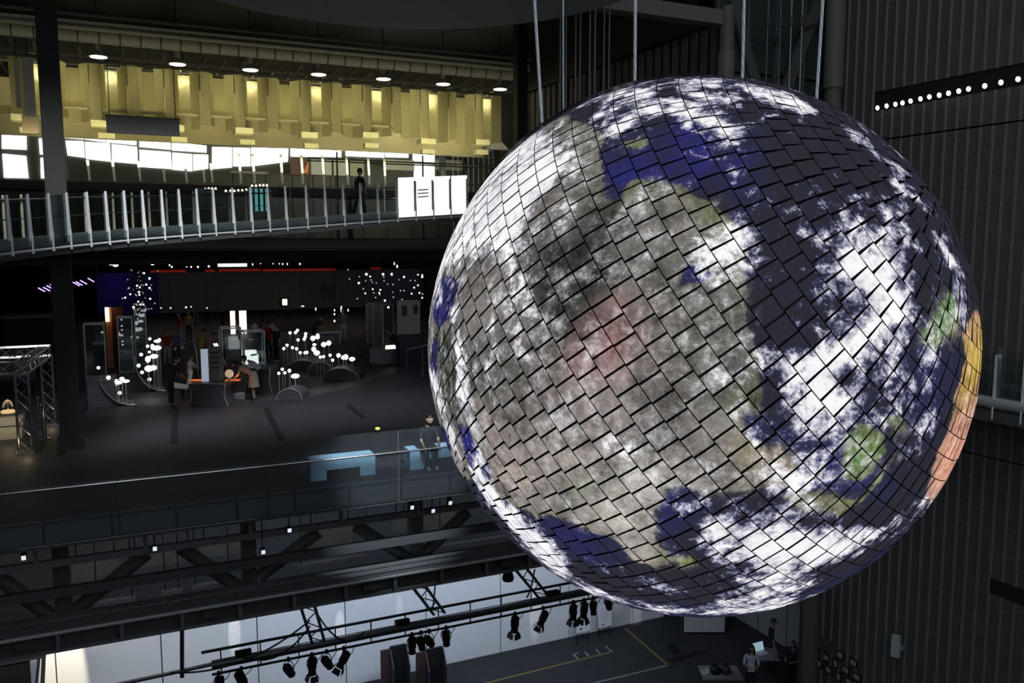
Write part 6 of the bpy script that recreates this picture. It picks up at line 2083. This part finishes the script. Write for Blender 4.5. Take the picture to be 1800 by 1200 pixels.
lamp('counter_light', 'POINT', (q.x + 0.05, q.y - 0.5, ZG + 0.5), None, 4.0, (1, 0.82, 0.5), shadow_soft_size=0.05)
p = Vector((q.x - 0.02, q.y + 0.6, ZG + 40.2 * s))
t = thing('glass_dome', p, 'small glass dome with a warm lit base on the stepped counter', 'dome')
MB().lathe(p, [(0.16, 0), (0.17, 0.04), (0.13, 0.06)], 16).part('base', mat('warm_base', (0.6, 0.4, 0.2), 0.4, emit=(1, 0.65, 0.3), estr=0.6), t, True)
MB().lathe(p + Vector((0, 0, 0.06)), [(0.12, 0), (0.13, 0.1), (0.09, 0.22), (0.02, 0.27)], 16).part('dome', M_GLASS, t, True)
for k, (x, y, h_) in enumerate(((81, 771, 58), (76, 772, 62), (70, 760, 62))):
    q = gpt(x, y)
    s = scale_at(q)
    t = thing('stanchion', q, ('nearest', 'middle', 'farthest')[k] + ' slim steel stanchion between the legs of the truss gate', 'stanchion')
    MB().lathe(q, [(0.1, 0), (0.1, 0.015), (0.03, 0.03)], 14).part('base', M_STEEL, t, True)
    MB().tube(q, q + Vector((0, 0, h_ * s)), 0.018).part('pole', M_DSTEEL if k else M_STEEL, t)
    MB().ball(q + Vector((0, 0, h_ * s)), 0.03, 8).part('knob', M_STEEL, t, True)
q = gpt(30, 690)
s = scale_at(q)
t = thing('grey_booth', q, 'plain grey booth wall behind the truss gate', 'booth')
MB().bb((q.x - 2.6, q.y, ZG), (q.x + 30 * s, q.y + 0.1, ZG + 75 * s)).part('wall', mat('booth_grey', (0.12, 0.125, 0.13), 0.6), t)
MB().bb((q.x - 2.6, q.y - 0.05, ZG), (q.x + 30 * s, q.y, ZG + 22 * s)).part('base_band', M_BLACK, t)

# ------------------------------------------------------------------ people
def cloth(c, nm):
    return mat('cloth_' + nm, c, 0.8, var=0.15, scale=14)


M_SKIN = mat('skin', (0.42, 0.24, 0.16), 0.55, var=0.06)
M_HAIR = mat('black_hair', (0.012, 0.01, 0.009), 0.5)
CL = {'black': cloth((0.012, 0.012, 0.014), 'black'), 'white': cloth((0.62, 0.66, 0.78), 'white'), 'red': cloth((0.3, 0.02, 0.02), 'red'), 'blue': cloth((0.1, 0.13, 0.24), 'blue'),
      'beige': cloth((0.32, 0.28, 0.23), 'beige'), 'yellow': cloth((0.3, 0.22, 0.06), 'yellow'), 'grey': cloth((0.14, 0.14, 0.15), 'grey'), 'navy': cloth((0.02, 0.024, 0.045), 'navy'), 'pale': cloth((0.4, 0.38, 0.36), 'pale')}


def person(loc, face, H, label, top='grey', legs='navy', lean=0.0, arms='down', pose='stand', hair='short', skirt=False, shoe='black', group=None):
    """face: heading in radians (0 looks along +Y); one continuous body grown over a skeleton"""
    loc = Vector(loc)
    k = H / 1.7
    hip = Vector((0, 0, 0.9))
    J, Rr, E, T = [], [], [], []

    def j(p, r, parent=None, tag_='top'):
        J.append(Vector(p)); Rr.append(r)
        if parent is not None:
            E.append((parent, len(J) - 1)); T.append(tag_)
        return len(J) - 1

    if pose == 'sit':
        hip = Vector((0, 0, 0.5))
    sl, cl_ = math.sin(lean), math.cos(lean)

    def up(dx, h, dy=0.0):           # a point of the leaning trunk, h above the hip
        return hip + Vector((dx, h * sl + dy * cl_, h * cl_ - dy * sl))

    pel = j(hip, 0.13)
    wst = j(up(0, 0.2), 0.115, pel)
    che = j(up(0, 0.38), 0.135, wst)
    nck = j(up(0, 0.54), 0.06, che)
    hd = j(up(0, 0.62, 0.015), 0.055, nck, 'skin')
    for sg in (-1, 1):
        sh = j(up(0.17 * sg, 0.48), 0.06, che)
        if arms == 'down':
            el = hip + (up(0.17 * sg, 0.48) - hip) + Vector((0.05 * sg, 0.02, -0.27))
            wr_ = el + Vector((0.0, 0.06, -0.24))
        elif arms == 'front':
            el = up(0.17 * sg, 0.48) + Vector((0.05 * sg, 0.08, -0.25))
            wr_ = el + Vector((-0.1 * sg, 0.22, 0.02))
        elif arms == 'table':
            el = up(0.17 * sg, 0.48) + Vector((0.04 * sg, 0.1, -0.24))
            wr_ = el + Vector((-0.03 * sg, 0.16, -0.16))
        else:
            el = up(0.17 * sg, 0.48) + Vector((0.03 * sg, 0.16, -0.2))
            wr_ = el + Vector((-0.05 * sg, 0.2, 0.1))
        e_ = j(el, 0.042, sh)
        w_ = j(wr_, 0.03, e_, 'skin')
        dr = (wr_ - el).normalized()
        j(wr_ + dr * 0.07, 0.034, w_, 'skin')
        if pose == 'sit':
            kn, an = hip + Vector((0.1 * sg, 0.42, -0.02)), hip + Vector((0.1 * sg, 0.45, -0.44))
        elif pose == 'walk':
            kn, an = hip + Vector((0.09 * sg, 0.12 * sg, -0.42)), hip + Vector((0.09 * sg, 0.2 * sg - 0.05, -0.83))
        else:
            kn, an = hip + Vector((0.1 * sg, 0.03, -0.43)), hip + Vector((0.1 * sg, -0.01, -0.83))
        h_ = j(hip + Vector((0.09 * sg, 0, -0.05)), 0.095, pel, 'leg')
        kk = j(kn, 0.06, h_, 'leg')
        a_ = j(an, 0.042, kk, 'leg')
        j(an + Vector((0, 0.14, -0.045)), 0.035, a_, 'shoe')
    me = bpy.data.meshes.new('skeleton')
    me.from_pydata([p * k for p in J], E, [])
    ob = bpy.data.objects.new('skeleton', me)
    COL.objects.link(ob)
    ob.modifiers.new('s', 'SKIN')
    for i, sv in enumerate(me.skin_vertices[0].data):
        sv.radius = (Rr[i] * k, Rr[i] * k * (0.78 if i in (0, 1, 2) else 1))
        sv.use_root = (i == 0)
    ss = ob.modifiers.new('d', 'SUBSURF')
    ss.levels = 1
    dg = bpy.context.evaluated_depsgraph_get()
    dg.update()
    body = bpy.data.meshes.new_from_object(ob.evaluated_get(dg))
    bpy.data.objects.remove(ob)
    bpy.data.meshes.remove(me)
    vs = [v.co.copy() for v in body.vertices]
    fs = [tuple(p.vertices) for p in body.polygons]
    bpy.data.meshes.remove(body)
    mi = []
    names = ['skin', 'top', 'leg', 'shoe']
    for f in fs:
        c = sum((vs[i] for i in f), Vector()) / len(f)
        best, bt = 9, 'top'
        for (a, b_), tg_ in zip(E, T):
            A, B_2 = J[a] * k, J[b_] * k
            ab = B_2 - A
            u = max(0, min(1, (c - A).dot(ab) / ab.length_squared))
            dd_ = (c - A - ab * u).length - 0.3 * (Rr[a] * (1 - u) + Rr[b_] * u)
            if dd_ < best:
                best, bt = dd_, tg_
        mi.append(names.index(bt))
    mb = MB()
    mb.v, mb.f, mb.m = vs, fs, mi
    # head with nose and ears, and the five fingers of each hand
    hc = (J[hd] + Vector((0, 0.02 + 0.1 * sl, 0.1 * cl_))) * k
    mb.ball(hc, 0.1 * k, 14, 0, (0.8, 0.95, 1.15))
    mb.ball(hc + Vector((0, 0.1 * k, -0.01 * k)), 0.018 * k, 6)
    for sg in (-1, 1):
        mb.ball(hc + Vector((0.082 * sg * k, 0, -0.005 * k)), 0.022 * k, 6, 0, (0.5, 1, 1.3))
        mb.ball(hc + Vector((0.032 * sg * k, 0.085 * k, 0.015 * k)), 0.012 * k, 6, 3)
    mb.bar(hc + Vector((-0.025 * k, 0.083 * k, -0.05 * k)), hc + Vector((0.025 * k, 0.083 * k, -0.05 * k)), 0.012 * k, 0.012 * k, 3)
    ends = [i for i, (a, b_) in enumerate(E) if T[i] == 'skin' and Rr[b_] == 0.034]
    for i in ends:
        A, B_2 = J[E[i][0]] * k, J[E[i][1]] * k
        dr = (B_2 - A).normalized()
        sd = dr.cross(Vector((0, 0, 1)) if abs(dr.z) < 0.8 else Vector((0, 1, 0))).normalized()
        pn = sd.cross(dr)
        for f in range(4):
            o = B_2 + sd * ((f - 1.5) * 0.017 * k)
            L_ = (0.06, 0.072, 0.068, 0.052)[f] * k
            mb.pipe([o, o + dr * L_ * 0.6, o + dr * L_ - pn * 0.015 * k], [0.009 * k, 0.008 * k, 0.006 * k], 5)
        o = A + dr * 0.03 * k + sd * 0.03 * k
        mb.pipe([o, o + sd * 0.025 * k + dr * 0.03 * k, o + sd * 0.028 * k + dr * 0.055 * k], [0.011 * k, 0.01 * k, 0.007 * k], 5)
    low = min(v.z for v in mb.v)
    R = Matrix.Rotation(face, 3, 'Z')
    off = Vector((0, 0, -low)) if pose != 'sit' else Vector((0, 0, 0))
    mb.v = [R @ (v + off) + loc for v in mb.v]
    t = thing('person', loc, label, 'person', group)
    mb.part('body', [M_SKIN, CL[top], CL[legs], CL[shoe]], t, True)
    # hair: a cap around the skull, longer for some
    hb = MB()
    n_, rings_ = 14, 6
    vv, ff = [], []
    for i in range(rings_ + 1):
        ph = math.pi * 0.5 * i / rings_ * (1.05 if hair == 'short' else 1.25)
        for q in range(n_):
            a = 2 * math.pi * q / n_
            bk = 1.0 if math.sin(a) < 0.35 else 0.55          # open over the face
            phh = ph * bk
            vv.append(hc + Vector((0.092 * k * math.sin(phh) * math.cos(a), 0.108 * k * math.sin(phh) * math.sin(a) - 0.006 * k, 0.128 * k * math.cos(phh))))
    for i in range(rings_):
        for q in range(n_):
            ff.append((i * n_ + q, i * n_ + (q + 1) % n_, (i + 1) * n_ + (q + 1) % n_, (i + 1) * n_ + q))
    hb.add(vv, ff)
    if hair == 'long':
        hb.pipe([hc + Vector((0, -0.05 * k, 0.04 * k)), hc + Vector((0, -0.085 * k, -0.08 * k)), hc + Vector((0, -0.085 * k - 0.05 * sl, -0.24 * k))], [0.07 * k, 0.075 * k, 0.045 * k], 8)
        for sg in (-1, 1):
            hb.pipe([hc + Vector((0.06 * sg * k, 0, 0.06 * k)), hc + Vector((0.085 * sg * k, 0.01, -0.06 * k)), hc + Vector((0.085 * sg * k, 0.02, -0.2 * k))], [0.03 * k, 0.032 * k, 0.018 * k], 6)
    tl_ = Matrix.Rotation(-lean * 0.9, 3, 'X')
    hb.v = [R @ (hc + tl_ @ (v - hc) + off) + loc for v in hb.v]
    hb.part('hair', M_HAIR, t, True)
    if skirt:
        sb = MB()
        h0 = J[pel] * k
        w0 = J[wst] * k
        ax_ = (w0 - h0).normalized()
        prof = [(0.12, 0.12), (0.15, 0.02), (0.19, -0.18), (0.23, -0.42)]
        vv, ff = [], []
        for r_, z_ in prof:
            for q in range(16):
                a = 2 * math.pi * q / 16
                vv.append(h0 + Vector((r_ * k * math.cos(a), r_ * 0.85 * k * math.sin(a), z_ * k)))
        for i in range(3):
            for q in range(16):
                ff.append((i * 16 + q, i * 16 + (q + 1) % 16, (i + 1) * 16 + (q + 1) % 16, (i + 1) * 16 + q))
        sb.add(vv, ff)
        sb.v = [R @ (v + off) + loc for v in sb.v]
        sb.part('skirt', CL[top], t, True)
    return t


def folk(x, y, H, face, label, **kw):
    p = gpt(x, y)
    return person((p.x, p.y, ZG), face, H, label, **kw)


# gallery visitors: x, y of the feet in the picture
folk(301, 712, 1.45, -1.2, 'dark-clothed person leaning over beside the pale folded screen', top='black', legs='black', lean=0.35, arms='table', shoe='pale')
folk(447, 703, 1.5, 1.35, 'woman in a beige dress bending over the console', top='beige', legs='beige', lean=0.95, arms='table', hair='long', skirt=True)
folk(462, 694, 1.5, 1.35, 'person in a white shirt bending behind the woman in beige', top='white', legs='black', lean=0.9, arms='table')
folk(384, 690, 1.35, -0.5, 'pale-clothed woman with long hair looking down behind the console', top='pale', legs='grey', lean=0.4, arms='table', hair='long')
folk(335, 690, 1.2, -0.9, 'child in a pale shirt standing behind the folded screen', top='pale', legs='navy', lean=0.15, arms='front')
folk(352, 656, 1.66, -0.7, 'person in a mustard shirt leaning near the bent arm lamp', top='yellow', legs='yellow', lean=0.4, arms='table')
folk(392, 652, 1.5, 0.8, 'dark-haired person leaning behind the console board', top='grey', legs='navy', lean=0.5, arms='table')
folk(295, 642, 1.42, 3.0, 'visitor in a red shirt with pale trousers beside the lit discs', top='red', legs='pale')
folk(311, 640, 1.4, 2.8, 'visitor in a blue shirt right of the red-shirted visitor', top='blue', legs='black')
folk(317, 606, 1.5, 2.0, 'small distant visitor in red far behind the console', top='red', legs='beige')
folk(333, 600, 1.5, 2.6, 'small distant visitor in mustard far behind the console', top='yellow', legs='black')
folk(473, 632, 1.58, 0.4, 'visitor in a red top standing right of the lit glass case', top='red', legs='black', arms='front')
folk(481, 628, 1.6, -0.4, 'visitor in a white shirt beside the one in the red top', top='white', legs='black')
folk(487, 636, 1.5, 2.2, 'dark-clothed visitor nearest to the lit ball row', top='black', legs='black', shoe='pale')
folk(459, 628, 1.35, 0.4, 'grey-clothed visitor behind the lit glass case', top='grey', legs='grey')
folk(449, 612, 1.3, 0.3, 'person in a pale hooded top behind the glass cases', top='pale', legs='grey')
folk(604, 600, 1.6, 2.6, 'man in a grey shirt standing by the end of the bar counter', top='grey', legs='pale', arms='front')
folk(552, 606, 1.5, -1.3, 'person in black bending over the bar counter', top='black', legs='black', lean=0.7, arms='table')
folk(700, 642, 1.55, 1.2, 'person in dark clothes with a white bib bending by the round plinth', top='navy', legs='navy', lean=0.55, arms='table')
folk(365, 566, 1.6, 2.0, 'far silhouetted visitor left of the bright doorway', top='grey', legs='black')
folk(345, 568, 1.6, 3.0, 'far visitor in pale clothes left among the distant crowd', top='pale', legs='grey')
folk(507, 566, 1.6, 2.4, 'far silhouetted visitor right of the bright doorway', top='grey', legs='black')
folk(462, 566, 1.6, 1.0, 'far visitor in a blue shirt just right of the bright doorway', top='blue', legs='black')
folk(392, 570, 1.6, 1.0, 'far visitor in black close to the bright doorway', top='black', legs='black')
# person sitting on the blue bench, looking into the gallery-side screen (back to the atrium is hidden by glass)
p = pY(747, 800, 16.95)
person((p.x, 16.92, ZG + 0.02), math.pi, 1.55, 'dark-clothed person sitting on the half hidden blue bench', top='black', legs='black', lean=0.4, arms='table', pose='sit', shoe='pale')
# walker on the bridge
bp_, bd_ = bridge_at(655)
bn_ = Vector((-bd_.y, bd_.x, 0)).normalized()
q = bp_ + bn_ * 0.75 + Vector((0, 0, 0.02))
person(q, -1.1, 1.5, 'person in dark clothes walking across the footbridge', top='black', legs='navy', pose='walk')
q = pY(574, 306, 30.0)
person((q.x, 30.0, 13.2), 0.5, 1.7, 'dark figure standing before the upper storey windows', top='black', legs='black') if False else None
# ground hall
p = pZ(1318, 1228, 0)
person((p.x, p.y, 0), 2.6, 1.62, 'woman in a white top with long dark hair at the work table', top='white', legs='black', arms='front', hair='long')
p = pZ(1352, 1176, 0)
person((p.x, p.y, 0), -2.2, 1.62, 'person in black standing by the pale wall panels of the ground hall', top='black', legs='black', arms='down', lean=0.08)
p = pZ(1392, 1216, 0)
person((p.x, p.y, 0), 2.0, 1.55, 'dark-clothed person with a white collar at the dark counter', top='navy', legs='black', arms='front')
